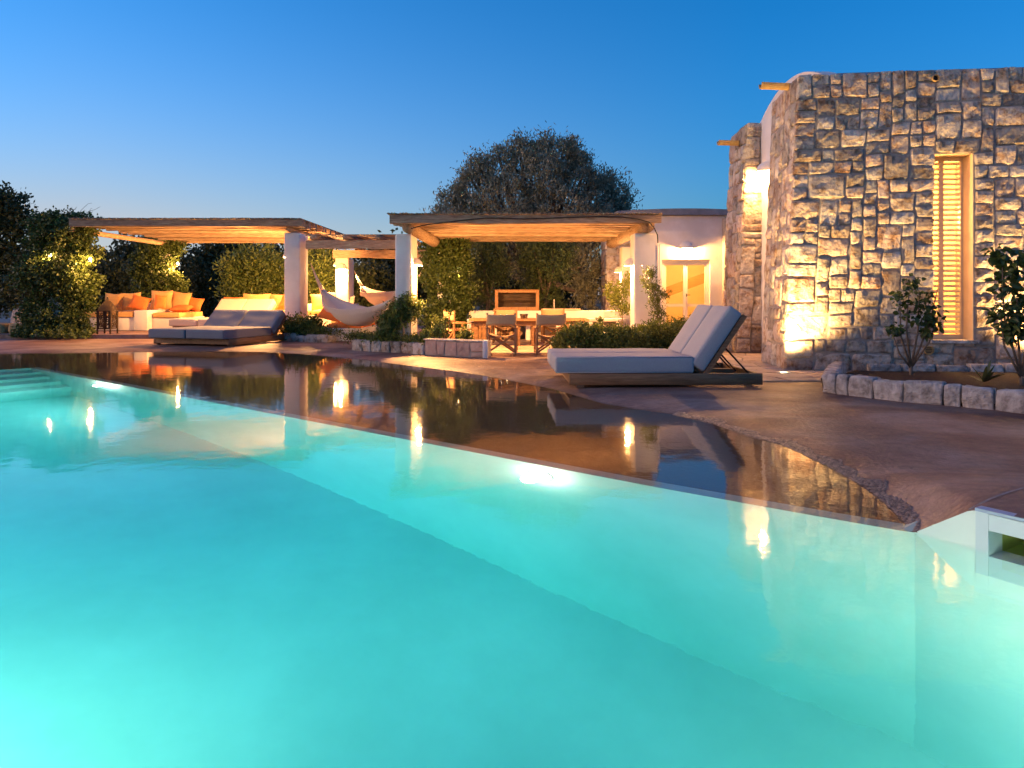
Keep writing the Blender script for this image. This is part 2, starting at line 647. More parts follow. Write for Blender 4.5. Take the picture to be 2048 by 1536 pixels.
def point_light(name, loc, w, color, r=0.05, parent=None, spot=None, direction=None, blend=0.6):
    l = bpy.data.lights.new(name, 'SPOT' if spot else 'POINT')
    l.energy = w
    l.color = color
    l.shadow_soft_size = r
    if spot:
        l.spot_size = math.radians(spot)
        l.spot_blend = blend
    o = bpy.data.objects.new(name, l)
    COL.objects.link(o)
    if parent is not None:
        o.parent = parent
        lx, ly, lz = parent['_o']
        o.location = (loc[0] - lx, loc[1] - ly, loc[2] - lz)
    else:
        o.location = loc
    if direction is not None:
        o.rotation_euler = (-Vector(direction)).to_track_quat('Z', 'Y').to_euler()
    return o


WARM = (1.0, 0.47, 0.145)
WARM2 = (1.0, 0.58, 0.20)

# ------------------------------------------------------------------ pool, deck, water, ground
WZ = -0.04


def GW(px, py):
    v = G(px, py, WZ)
    return np.array((v.x, v.y))


E1 = GW(60, 735)
E2 = GW(1830, 1065)
U = (E2 - E1) / np.linalg.norm(E2 - E1)
V = np.array((-U[1], U[0]))
W2 = np.array((0.536, -0.844))
N2 = np.array((0.844, 0.536))
NW = 1.45
tG = (E2[1] - NW) / 0.844
GP = E2 + W2 * tG
SP = E1 - V * 9.0
HP = np.array((-13.6, NW))

shore_px = [(-400, 708), (-100, 707), (150, 705), (300, 703), (420, 702), (520, 703), (590, 707), (650, 712), (720, 719), (800, 729), (900, 741),
            (1000, 757), (1100, 777), (1150, 791), (1200, 806), (1270, 818), (1345, 829), (1430, 848), (1500, 873),
            (1560, 888), (1600, 905), (1650, 930), (1700, 956), (1740, 982), (1770, 1005), (1800, 1034), (1830, 1065)]
SH = np.array([GW(*p) for p in shore_px])
shore_poly = np.vstack([SH, [E2 + W2 * 0.0, GP, (3.6, -5), (-30, -5), (-30, 15)]])


def in_poly(pts, poly):
    x, y = pts[:, 0], pts[:, 1]
    r = np.zeros(len(pts), bool)
    j = len(poly) - 1
    for i in range(len(poly)):
        xi, yi = poly[i]
        xj, yj = poly[j]
        c = ((yi > y) != (yj > y)) & (x < (xj - xi) * (y - yi) / (yj - yi + 1e-12) + xi)
        r ^= c
        j = i
    return r


def dist_line(pts, line):
    best = np.full(len(pts), 1e9)
    for a, b in zip(line[:-1], line[1:]):
        ab = b - a
        t = np.clip(((pts - a) @ ab) / (ab @ ab), 0, 1)
        q = a + t[:, None] * ab
        best = np.minimum(best, np.linalg.norm(pts - q, axis=1))
    return best


def deck_z(pts):
    s = dist_line(pts, SH)
    wet = in_poly(pts, shore_poly)
    dry = WZ * np.exp(-s / 0.16)
    rise = 0.150 * np.exp(-(np.linalg.norm(pts - np.array((2.6, 2.5)), axis=1) / 1.5) ** 4) * np.minimum(1.0, s / 0.24)
    z = np.where(wet, WZ - 0.005 - 0.05 * np.minimum(s, 1.2) ** 0.7, dry + rise)
    return z


rows = []


def addrow(p, n):
    rows.append((np.array(p, float), np.array(n, float)))


for t in np.linspace(9, 0.3, 20):
    addrow(E1 - V * t, -U)
addrow(E1, -U)
for k in range(1, 9):
    a = k / 9 * math.pi / 2
    n = -U * math.cos(a) + V * math.sin(a)
    addrow(E1, n)
for t in np.linspace(0, np.linalg.norm(E2 - E1), 190):
    addrow(E1 + U * t, V)
for k in range(1, 6):
    n = V * (1 - k / 6) + N2 * k / 6
    addrow(E2, n / np.linalg.norm(n))
T0, T1 = 0.26, 0.95                       # skimmer span along the bent wall
for t in sorted(list(np.linspace(0, tG, 50)) + [T0, T1]):
    addrow(E2 + W2 * t, N2)
qs = list(np.arange(0, 3.6, 0.07))
while qs[-1] < 26:
    qs.append(qs[-1] + max(0.07, (qs[-1] - 3.4) * 0.22))
qs = np.array(qs)
Rp = np.array([r[0] for r in rows])
Rn = np.array([r[1] for r in rows])
grid = Rp[:, None, :] + Rn[:, None, :] * qs[None, :, None]
flat = grid.reshape(-1, 2)
nudged = (Rp[:, None, :] + Rn[:, None, :] * np.maximum(qs, 0.004)[None, :, None]).reshape(-1, 2)
zz = deck_z(nudged)
nq = len(qs)
verts = [(x, y, z) for (x, y), z in zip(flat, zz)]
faces = []
for i in range(len(rows) - 1):
    same = np.allclose(Rp[i], Rp[i + 1])
    for k in range(nq - 1):
        a, b, c, d = i * nq + k, i * nq + k + 1, (i + 1) * nq + k + 1, (i + 1) * nq + k
        faces.append((b, c, d) if (same and k == 0) else (a, b, c, d))
mb = MB()
mb.v, mb.f = verts, [f[::-1] for f in faces]
deck = tag(mb.build('pool_deck', M['deck'], smooth=True), kind='structure')

# pool shell
PD = -2.1
mb = MB()
edge_z = zz.reshape(len(rows), nq)[:, 0]
seen = None
prof = []
for i in range(len(rows)):
    p = rows[i][0]
    if seen is not None and np.allclose(p, seen):
        continue
    seen = p
    prof.append((p[0], p[1], edge_z[i]))
prof += [(HP[0], HP[1], -0.0)]
prof = [(GP[0], GP[1], 0.0)][:0] + prof
ring = prof[:]


def on_skim(p, q):
    c = (np.array(p[:2]) + np.array(q[:2])) / 2
    t = (c - E2) @ W2
    return abs((c - E2) @ N2) < 1e-3 and T0 < t < T1


for i in range(len(ring)):
    a, b = ring[i], ring[(i + 1) % len(ring)]
    top = (-0.30, -0.30) if on_skim(a, b) else (a[2], b[2])
    mb.add([(a[0], a[1], PD), (b[0], b[1], PD), (b[0], b[1], top[1]), (a[0], a[1], top[0])], [(0, 1, 2, 3)])
fl = [(p[0], p[1], PD) for p in ring]
mb.add(fl, [tuple(range(len(fl)))])
# steps along the far end
for k, (off, z) in enumerate(((0.45, -0.42), (0.85, -0.72), (1.25, -1.02), (1.65, -1.34))):
    a = E1 + U * 0.002 - V * 0.002
    b = a - V * 8.5
    c = b + U * off
    d = a + U * off
    zt = z
    zb = PD
    mb.add([(a[0], a[1], zt), (b[0], b[1], zt), (c[0], c[1], zt), (d[0], d[1], zt),
            (c[0], c[1], zb), (d[0], d[1], zb)], [(3, 2, 1, 0), (2, 3, 5, 4)])
pool = tag(mb.build('pool_basin', M['pool']), kind='structure')

# rim strip along the pool edge, unlit wall lip's shade in its colour
mb = MB()
rim = [(rows[i][0], rows[i][1], edge_z[i]) for i in range(29, 29 + 191)]
for (p, n, z), (p2, n2_, z2) in zip(rim[:-1], rim[1:]):
    if np.allclose(p, p2):
        continue
    a, b = p + n * 0.11, p2 + n2_ * 0.11
    za, zb = deck_z(np.array([a, b]))
    mb.add([(p[0], p[1], z + 0.004), (p2[0], p2[1], z2 + 0.004), (b[0], b[1], zb + 0.004), (a[0], a[1], za + 0.004)], [(0, 1, 2, 3)])
tag(mb.build('pool_rim', mat('unlit_lip_plaster', (0.34, 0.42, 0.34), (0.40, 0.47, 0.38), 5, 0.7)), kind='structure')

# water body
mb = MB()
mb.box2((-24, NW - 0.05, -2.6), (2.9, 15.4, WZ))
water = tag(mb.build('pool_water', M['water']), kind='structure')

# near deck behind the camera and the wide ground
mb = MB()
mb.add([(-14, NW, 0.0), (-14, -9, 0.0), (8, -9, 0.0), (8, NW, 0.0)], [(0, 1, 2, 3)])
tag(mb.build('near_deck', M['deck']), kind='structure')
mb = MB()
x0, x1, y0, y1, R = -13.8, 9.0, -8.9, 19.0, 600
gz = -0.03
gp = [(-R, -R), (R, -R), (R, R), (-R, R), (x0, y0), (x1, y0), (x1, y1), (x0, y1)]
mb.add([(a, b, gz) for a, b in gp], [(0, 1, 5, 4), (1, 2, 6, 5), (2, 3, 7, 6), (3, 0, 4, 7)])
tag(mb.build('ground', M['earth']), kind='structure')

# raised terrace under the left pergola
mb = MB()
mb.box2((-12.8, 17.4, -0.2), (-4.6, 24.5, 0.10))
tag(mb.build('lounge_terrace', M['deck']), kind='structure')

# wet gravel rim along the shore
mb = MB()
for i in range(len(SH) - 1):
    a, b = SH[i], SH[i + 1]
    if shore_px[i][0] < 1330:
        continue
    L_ = np.linalg.norm(b - a)
    tdir = (b - a) / L_
    nrm = np.array((-tdir[1], tdir[0]))
    for _ in range(int(L_ * 900)):
        t = RND.random()
        pm = a + (b - a) * t
        off = (0.005 + 0.13 * RND.random() ** 1.3) * (0.7 + 0.6 * noise.noise(Vector((pm[0] * 5, pm[1] * 5, 0)))) - 0.012
        off *= min(1.0, 0.25 + np.linalg.norm(pm - E2) * 1.1)
        p = a + (b - a) * t + nrm * off
        if in_poly(np.array([p]), shore_poly)[0] and off > 0:
            p = a + (b - a) * t - nrm * off
        z = float(deck_z(np.array([p]))[0])
        r = 0.007 + 0.007 * RND.random()
        vs = [(p[0] + r * q[0], p[1] + r * q[1], z + 0.55 * r * q[2] + 0.002) for q in
              ((1, 0, 0), (0, 1, 0), (-1, 0, 0), (0, -1, 0), (0.1, 0.1, 1), (0, 0, -1))]
        mb.add(vs, [(0, 1, 4), (1, 2, 4), (2, 3, 4), (3, 0, 4)])
tag(mb.build('gravel_rim', M['pebble'], smooth=True), 'wet brown gravel rim along the water edge of the red deck', 'gravel', kind='stuff')

# deck joint
mb = MB()
a = E2 + W2 * 0.22 + N2 * 0.03
for k in range(14):
    p0 = a + np.array((0.9, 0.62)) * (k * 0.18)
    p1 = a + np.array((0.9, 0.62)) * ((k + 1) * 0.18)
    za = deck_z(np.array([p0, p1])) + 0.004
    n = np.array((-0.57, 0.82)) * 0.006
    mb.add([(p0[0] - n[0], p0[1] - n[1], za[0]), (p1[0] - n[0], p1[1] - n[1], za[1]),
            (p1[0] + n[0], p1[1] + n[1], za[1]), (p0[0] + n[0], p0[1] + n[1], za[0])], [(0, 1, 2, 3)])
tag(mb.build('deck_joint', M['mortar']), kind='structure')

# ------------------------------------------------------------------ pool lights and skimmer
def pool_light(px, py, dz, label, w):
    # on the long wall: find the wall point on the sight line bearing, set below the surface
    k = (px - 1024) / F
    # E1 + U t with x = k*y
    t = (k * E1[1] - E1[0]) / (U[0] - k * U[1])
    p = E1 + U * t
    c = Vector((p[0] - V[0] * 0.012, p[1] - V[1] * 0.012, dz))
    th = thing('pool_light', c, label, 'pool light', 'round lamps set in the long pool wall')
    q = Vector((-V[0], -V[1], 0)).to_track_quat('Z', 'Y').to_matrix()
    for nm, prof_, m_ in (('trim_ring', [(0.105, 0.0), (0.105, 0.012), (0.085, 0.02), (0.085, 0.0)], M['poolwhite']),
                          ('lens', [(0.084, 0.004), (0.06, 0.013), (0.001, 0.016)], M['poolbulb'])):
        b = MB().lathe(prof_, n=24)
        b.v = [tuple(q @ Vector(v) + c) for v in b.v]
        b.build(nm, m_, th, smooth=True)
    lp = c + Vector((-V[0], -V[1], 0)) * 0.12
    point_light('pool_lamp', lp, w * 0.5, (1.0, 0.96, 0.88), 0.06, th, 165, (-V[0], -V[1], -0.25), 0.5)
    point_light('lens_glow', c + Vector((-V[0], -V[1], 0)) * 0.10, w * 0.16, (1.0, 0.98, 0.86), 0.05, th)
    return th


pool_light(1085, 950, -0.33, 'glaring round pool lamp in the near half of the long wall', 9)
pool_light(215, 770, -0.33, 'round pool lamp near the far steps of the pool', 70)


def near_light(x, label, w):
    c = Vector((x, NW + 0.012, -0.75))
    th = thing('pool_light', c, label, 'pool light', 'round lamps set in the near pool wall')
    q = Vector((0, 1, 0)).to_track_quat('Z', 'Y').to_matrix()
    for nm, prof_, m_ in (('trim_ring', [(0.105, 0.0), (0.105, 0.012), (0.085, 0.02), (0.085, 0.0)], M['poolwhite']),
                          ('lens', [(0.084, 0.004), (0.06, 0.013), (0.001, 0.016)], M['poolbulb'])):
        b = MB().lathe(prof_, n=20)
        b.v = [tuple(q @ Vector(v) + c) for v in b.v]
        b.build(nm, m_, th, smooth=True)
    point_light('pool_lamp', c + Vector((0, 0.15, 0)), w, (1.0, 0.72, 0.52), 0.09, th, 140, (0.15, 2.4, -0.55), 1.0)


near_light(-2.7, 'round pool lamp below the viewer at the near wall', 165)
near_light(-6.5, 'round pool lamp in the near wall towards the left', 260)

near_light(1.6, 'round pool lamp in the near wall towards the right', 30)

sk = thing('pool_skimmer', (E2[0] + W2[0] * 0.6, E2[1] + W2[1] * 0.6, -0.2),
           'white framed skimmer opening in the pool wall at the right edge', 'skimmer')


def sk_pt(t, n, z):
    p = E2 + W2 * t + N2 * n
    return (p[0], p[1], z)


def sk_box(b, t0, t1, n0, n1, z0, z1):
    vs = [sk_pt(t, n, z) for z in (z0, z1) for n in (n0, n1) for t in (t0, t1)]
    return b.add(vs, [(0, 2, 3, 1), (4, 5, 7, 6), (0, 1, 5, 4), (2, 6, 7, 3), (0, 4, 6, 2), (1, 3, 7, 5)])


o0, o1, ob, ot = 0.31, 0.80, -0.085, 0.055
b = MB()
sk_box(b, T0, o0, -0.004, 0.12, -0.34, 0.125)
sk_box(b, o1, T1, -0.004, 0.12, -0.34, 0.125)
sk_box(b, o0 + 0.001, o1 - 0.001, -0.003, 0.12, ot, 0.123)
sk_box(b, o0 + 0.001, o1 - 0.001, -0.003, 0.12, -0.338, ob)
b.build('frame', M['poolwhite'], sk)
b = MB()
sk_box(b, o0 - 0.03, o1 + 0.03, 0.42, 0.45, -0.3, 0.1)
sk_box(b, o0 - 0.04, o0 - 0.01, 0.121, 0.42, -0.3, 0.1)
sk_box(b, o1 + 0.01, o1 + 0.04, 0.121, 0.42, -0.3, 0.1)
sk_box(b, o0 - 0.01, o1 + 0.01, 0.121, 0.42, -0.3, ob - 0.04)
sk_box(b, o0 - 0.01, o1 + 0.01, 0.121, 0.42, ot + 0.02, 0.1)
b.build('chamber', mat('olive_lit_chamber', (0.55, 0.60, 0.18), rough=0.6), sk)  # olive light inside the recess put into the base colour
b = MB()
sk_box(b, o0 + 0.2, o0 + 0.215, 0.14, 0.3, ob, -0.02)
b.build('weir_flap', M['poolwhite'], sk)
b = MB()
sk_box(b, T0 - 0.002, tG - 0.1, -0.006, 0.05, 0.126, 0.139)
b.build('coping_strip', mat('blue_coping', (0.35, 0.42, 0.52), rough=0.4), sk)


# ------------------------------------------------------------------ stone work
def patch_stone(c, nvec, depth, rough, seed, nx=7, ny=6, back=0.05):
    """c: four corners (ll, lr, ur, ul) on the wall plane; returns verts, faces of one rough stone."""
    rr = random.Random(seed)
    ll, lr, ur, ul = [Vector(q) for q in c]
    nv = Vector(nvec)
    sv = Vector((rr.random() * 50, rr.random() * 50, rr.random() * 50))
    tx, ty = rr.uniform(-0.4, 0.4), rr.uniform(-0.4, 0.4)
    vs, fs = [], []
    cut = [rr.uniform(0.0, 0.07) for _ in range(4)]
    for j in range(ny):
        for i in range(nx):
            u = (0, 0.07, *[0.07 + 0.86 * (q + 1) / (nx - 3) for q in range(nx - 4)], 0.93, 1)[i]
            v = (0, 0.09, *[0.09 + 0.82 * (q + 1) / (ny - 3) for q in range(ny - 4)], 0.91, 1)[j]
            # pull the corners in a little so outlines are rounded
            uu, vv = u, v
            if i in (0, nx - 1) and j in (0, ny - 1):
                q = cut[(i > 0) + 2 * (j > 0)] + 0.015
                uu += (0.5 - u) * q
                vv += (0.5 - v) * q
            if 0 < i < nx - 1:
                uu += rr.uniform(-0.3, 0.3) / nx * (1 if 1 < i < nx - 2 else 0.2)
            if 0 < j < ny - 1:
                vv += rr.uniform(-0.3, 0.3) / ny * (1 if 1 < j < ny - 2 else 0.2)
            p = (ll * (1 - uu) + lr * uu) * (1 - vv) + (ul * (1 - uu) + ur * uu) * vv
            edge = min(1.0, 11 * u * (1 - u)) * min(1.0, 9 * v * (1 - v))
            h = depth * (0.10 + 0.90 * edge) * (1 + tx * (u - 0.5) + ty * (v - 0.5))
            h += rough * noise.noise(p * 7 + sv) * (0.4 + 0.6 * edge) + rough * 0.6 * noise.noise(p * 17 + sv)
            if i in (0, nx - 1) or j in (0, ny - 1):
                p = p + (ur - ll).normalized() * 0.006 * noise.noise(p * 23 + sv)
            vs.append(p + nv * h)
    for j in range(ny - 1):
        for i in range(nx - 1):
            a = j * nx + i
            fs.append((a, a + 1, a + nx + 1, a + nx))
    border = [i for i in range(nx)] + [j * nx + nx - 1 for j in range(1, ny)] + \
             [(ny - 1) * nx + i for i in range(nx - 2, -1, -1)] + [j * nx for j in range(ny - 2, 0, -1)]
    o = len(vs)
    for q in border:
        vs.append(vs[q] - nv * (depth + back))
    n = len(border)
    for k in range(n):
        fs.append((border[k], o + k, o + (k + 1) % n, border[(k + 1) % n]))
    return vs, fs


def ashlar(parent, S, T, cell, mapf, nvec, seed, blocked=lambda s, t: False, gap=0.009, depth=0.035, rough=0.03,
           m=None, wr=(2, 5), hr=(2, 3), big=0.06, name='stone', first_big=False):
    rr = random.Random(seed)
    ns, nt_ = int(round(S / cell)), int(round(T / cell))
    jit = {}

    def node(i, j):
        if (i, j) not in jit:
            jx = 0 if i in (0, ns) else rr.uniform(-0.2, 0.2) * cell
            jy = 0 if j in (0,) else rr.uniform(-0.17, 0.17) * cell
            jit[(i, j)] = (i * cell + jx, j * cell + jy)
        return jit[(i, j)]

    used = [[blocked((i + 0.5) * cell, (j + 0.5) * cell) for i in range(ns)] for j in range(nt_)]
    out = []
    for j in range(nt_):
        i = 0
        while i < ns:
            if used[j][i]:
                i += 1
                continue
            w, h = rr.randint(*wr), rr.randint(*hr)
            if rr.random() < 0.25:
                h = hr[1] + 1
            if rr.random() < big or (first_big and i == 0):
                w, h = rr.randint(wr[1] - 1, wr[1] + 2), rr.randint(hr[1] + 1, hr[1] + 2)
            ww = 0
            while ww < w and i + ww < ns and not used[j][i + ww]:
                ww += 1
            # avoid leaving a one-cell sliver
            rest = 0
            while i + ww + rest < ns and not used[j][i + ww + rest] and rest < 2:
                rest += 1
            if rest == 1 and (i + ww + 1 == ns or used[j][i + ww + 1] if i + ww + 1 < ns else True):
                ww += 1
            hh = 1
            while hh < h and j + hh < nt_ and not any(used[j + hh][i + k] for k in range(ww)):
                hh += 1
            if j + hh == nt_ - 1 and not any(used[j + hh][i + k] for k in range(ww)):
                hh += 1
            for a in range(hh):
                for k in range(ww):
                    used[j + a][i + k] = True
            cs = [node(i, j), node(i + ww, j), node(i + ww, j + hh), node(i, j + hh)]
            cx = sum(q[0] for q in cs) / 4
            cy = sum(q[1] for q in cs) / 4
            pts = []
            for q in cs:
                dx, dy = cx - q[0], cy - q[1]
                pts.append(mapf(q[0] + math.copysign(min(gap, abs(dx)), dx), q[1] + math.copysign(min(gap, abs(dy)), dy)))
            d = depth * rr.uniform(0.6, 1.5)
            vs, fs = patch_stone(pts, nvec, d, rough, rr.random() * 1e6)
            b = MB().add(vs, fs)
            out.append(b.build(name, m or M['stone'], parent, smooth=False))
            i += ww
    return out


# --- front house
HC = G(1572, 742)                        # base of the front corner
FA = Vector((math.cos(math.radians(-6.2)), math.sin(math.radians(-6.2)), 0))
FN = Vector((FA.y, -FA.x, 0))            # towards the camera
if FN.y > 0:
    FN = -FN
EB = Vector((0.10, 1.0, 0)).normalized()  # end face going back
EN = Vector((-EB.y, EB.x, 0))
if EN.x > 0:
    EN = -EN
HT = 4.07
BAT = 0.047
CELL = 0.0872

house = thing('stone_house', (HC.x, HC.y, 0), 'tall stone block house with a slim shuttered window and battered corner', 'house')
SW = 52 * CELL
ws0, ws1, wt0, wt1 = 22 * CELL, 28 * CELL, 5 * CELL, 34 * CELL


def front_map(s, t):
    sh = BAT * t * max(0.0, 1 - s / 2.5)
    if s < 0.02:
        s = -0.024
    p = HC + FA * (s + sh) + Vector((0, 0, t))
    p.z = t
    return p


def end_map(s, t):
    p = HC + EB * s + Vector((BAT * t, 0.012 * t, 0))
    p.z = t
    return p


# core of mortar
b = MB()


def fbox(b, s0, s1, n0, n1, z0, z1, shear=False):
    vs = []
    for z in (z0, z1):
        for n in (n0, n1):
            for s in (s0, s1):
                q = HC + FA * (s + (BAT * z if shear and s == s0 else 0)) - FN * n
                vs.append((q.x, q.y, z))
    return b.add(vs, [(0, 2, 3, 1), (4, 5, 7, 6), (0, 1, 5, 4), (2, 6, 7, 3), (0, 4, 6, 2), (1, 3, 7, 5)])


fbox(b, 0.006, ws0, -0.002, 1.30, 0, HT - 0.02, True)
fbox(b, ws1, 6.0, -0.002, 0.5, 0, HT - 0.02)
fbox(b, ws0, ws1, -0.002, 0.5, 0, wt0)
fbox(b, ws0, ws1, -0.002, 0.5, wt1, HT - 0.02)
core = b.build('front_wall', M['mortar'], house)
NST = HT
st = ashlar(core, SW, 47 * CELL, CELL, front_map, FN, 5, lambda s, t: ws0 < s < ws1 and wt0 < t < wt1,
            wr=(2, 4), hr=(2, 2), big=0.15, depth=0.027, rough=0.017, gap=0.008)
b = MB()
q0, q1 = end_map(0.01, 0), end_map(1.36, 0)
# end wall stones
ashlar(core, 1.4, 47 * CELL, CELL, end_map, EN, 9, hr=(2, 4), wr=(3, 6), big=0.1, depth=0.024, rough=0.02)
core2 = MB()
vs = []
for z in (0, HT - 0.02):
    for s, n in ((0.02, -0.004), (1.39, -0.004), (1.39, 0.35), (0.02, 0.35)):
        q = end_map(s, z) - EN * n
        vs.append((q.x, q.y, z))
core2.add(vs, [(3, 2, 1, 0), (4, 5, 6, 7), (0, 1, 5, 4), (1, 2, 6, 5), (2, 3, 7, 6), (3, 0, 4, 7)])
core2.build('end_wall', M['mortar'], house)

# rear wall of the same house
RC = Vector((4.05, 13.1, 0))


def rfront_map(s, t):
    p = RC + Vector((s + BAT * t, 0, 0))
    p.z = t
    return p


def rend_map(s, t):
    p = RC + Vector((0.03 * s + BAT * t, s, 0))
    p.z = t
    return p


b = MB()
vs = []
for z in (0, 4.1):
    for x, y in ((RC.x + 0.01, RC.y + 0.01), (RC.x + 3.0, RC.y + 0.01), (RC.x + 3.0, RC.y + 1.0), (RC.x + 0.03, RC.y + 1.0)):
        vs.append((x + BAT * z, y, z))
b.add(vs, [(3, 2, 1, 0), (4, 5, 6, 7), (0, 1, 5, 4), (1, 2, 6, 5), (2, 3, 7, 6), (3, 0, 4, 7)])
rcore = b.build('rear_wall', M['mortar'], house)
ashlar(rcore, 0.52, 4.13, 0.13, rfront_map, Vector((0, -1, 0)), 21, wr=(2, 4), hr=(1, 3), depth=0.03, rough=0.025)
ashlar(rcore, 1.0, 4.13, 0.115, rend_map, Vector((-1, 0, 0)), 22, wr=(2, 4), hr=(2, 3), depth=0.03, rough=0.028)

# white gable wall between with a barrel vault
GX = 4.5
b = MB()
prof_ = []
for k in range(25):
    y = 10.3 + (13.35 - 10.3) * k / 24
    z = 4.05 + 0.50 * (1 - ((y - 11.75) / 1.6) ** 2)
    prof_.append((y, z))
n = len(prof_)
vs = [(GX, y, 0) for y, z in prof_] + [(GX, y, z) for y, z in prof_] + [(GX + 0.25, y, z) for y, z in prof_]
fs = []
for k in range(n - 1):
    fs.append((k, n + k, n + k + 1, k + 1))
    fs.append((n + k, 2 * n + k, 2 * n + k + 1, n + k + 1))
b.add(vs, fs)
b.build('gable_wall', M['plaster'], house, smooth=False)
b = MB()
vs = [(GX + 0.25, y, z - 0.03) for y, z in prof_] + [(10.5, y - 0.65, z - 0.03) for y, z in prof_]
b.add(vs, [(k, n + k, n + k + 1, k + 1) for k in range(n - 1)])
b.build('vault_roof', M['roofgrey'], house, smooth=True)
# right and rear closing walls keep the inside dark
b = MB()
b.box2((9.7, 9.6, 0), (9.9, 14.0, HT - 0.05))
b.box2((RC.x + 3.2, 13.2, 0), (9.7, 13.5, HT - 0.05))
b.build('side_wall', M['plaster'], house)

# water spouts
for nm, p0, p1, lab in (('rain_spout', (4.05, 10.55, 4.09), (3.58, 10.45, 4.08), None), ('rain_spout', (4.35, 13.55, 3.9), (3.82, 13.45, 3.89), None)):
    b = MB()
    p0, p1 = Vector(p0), Vector(p1)
    dirv = (p1 - p0).normalized()
    n_ = 12
    vs, fs = [], []
    for e, p in enumerate((p0, p1)):
        for ring_, r in enumerate((0.075, 0.052)):
            for k in range(n_):
                th = math.pi * (k / (n_ - 1)) + math.pi
                vs.append(p + Vector((0, math.cos(th) * r, math.sin(th) * r * 1.1 + 0.02)))
    for k in range(n_ - 1):
        fs += [(k, k + 1, 2 * n_ + k + 1, 2 * n_ + k), (n_ + k + 1, n_ + k, 3 * n_ + k, 3 * n_ + k + 1),
               (2 * n_ + k, 2 * n_ + k + 1, 3 * n_ + k + 1, 3 * n_ + k)]
    fs += [(0, 2 * n_, 3 * n_, n_), (n_ - 1, 2 * n_ - 1, 4 * n_ - 1, 3 * n_ - 1)]
    b.add(vs, fs)
    b.build('rain_spout', M['clay'], house, smooth=False)


# window
def wpt(s, n, z):
    q = HC + FA * s - FN * n
    return Vector((q.x, q.y, z))


def wbox(b, s0, s1, n0, n1, z0, z1):
    vs = [wpt(s, n_, z) for z in (z0, z1) for n_ in (n0, n1) for s in (s0, s1)]
    return b.add(vs, [(0, 2, 3, 1), (4, 5, 7, 6), (0, 1, 5, 4), (2, 6, 7, 3), (0, 4, 6, 2), (1, 3, 7, 5)])


b = MB()
wbox(b, ws0 - 0.01, ws0 + 0.045, 0.26, 0.34, wt0, wt1)
wbox(b, ws1 - 0.045, ws1 + 0.01, 0.26, 0.34, wt0, wt1)
wbox(b, ws0 + 0.046, ws1 - 0.046, 0.262, 0.338, wt1 - 0.06, wt1 + 0.01)
wbox(b, ws0 + 0.046, ws1 - 0.046, 0.262, 0.338, wt0, wt0 + 0.07)
win = b.build('window', M['framewood'], house)
b = MB()
wbox(b, ws0 - 0.02, ws0 + 0.012, 0.03, 0.259, wt0, wt1)
wbox(b, ws1 - 0.012, ws1 + 0.02, 0.0, 0.259, wt0, wt1)
wbox(b, ws0 + 0.013, ws1 - 0.013, 0.0, 0.259, wt1 - 0.012, wt1 + 0.02)
b.build('reveal', mat('reveal_plaster', (0.62, 0.46, 0.28), (0.68, 0.52, 0.33), 6, 0.8), win)
b = MB()
wbox(b, ws0 - 0.04, ws1 + 0.04, -0.06, 0.30, wt0 - 0.035, wt0 + 0.005)
b.build('sill', M['paleblock'], win)
smid = ws0 + 0.24
b = MB()
wbox(b, smid - 0.03, smid + 0.03, 0.285, 0.32, wt0 + 0.07, wt1 - 0.06)
b.build('stile', M['framewood'], win)
nsl = 34
for k in range(nsl):
    z = wt0 + 0.10 + (wt1 - wt0 - 0.2) * k / (nsl - 1)
    for s0, s1 in ((ws0 + 0.046, smid - 0.031), (smid + 0.031, ws1 - 0.046)):
        b = MB()
        vs = [wpt(s, n_, zz_) for (n_, zz_) in ((0.287, z - 0.016), (0.318, z + 0.020), (0.312, z + 0.026), (0.281, z - 0.010)) for s in (s0, s1)]
        b.add(vs, [(0, 1, 3, 2), (2, 3, 5, 4), (4, 5, 7, 6), (6, 7, 1, 0)])
        b.build('slat', M['framewood'], win)
# lit room behind the shutters
b = MB()
ra, rb_ = wpt(ws0 - 0.35, 0.52, 0), wpt(ws1 + 1.0, 2.0, 0)
wbox(b, ws0 - 0.6, ws1 + 0.9, 2.3, 2.4, 0.02, 3.4)
wbox(b, ws0 - 0.7, ws0 - 0.6, 0.52, 2.4, 0.02, 3.4)
wbox(b, ws1 + 0.9, ws1 + 1.0, 0.52, 2.4, 0.02, 3.4)
wbox(b, ws0 - 0.6, ws1 + 0.9, 0.52, 2.3, 3.3, 3.4)
wbox(b, ws0 - 0.6, ws1 + 0.9, 0.52, 2.3, 0.02, 0.06)
b.build('inner_room', M['inside'], house)
wl = wpt(ws0 + 0.35, 1.3, 2.2)
point_light('room_lamp', wl, 70, WARM2, 0.12, house)

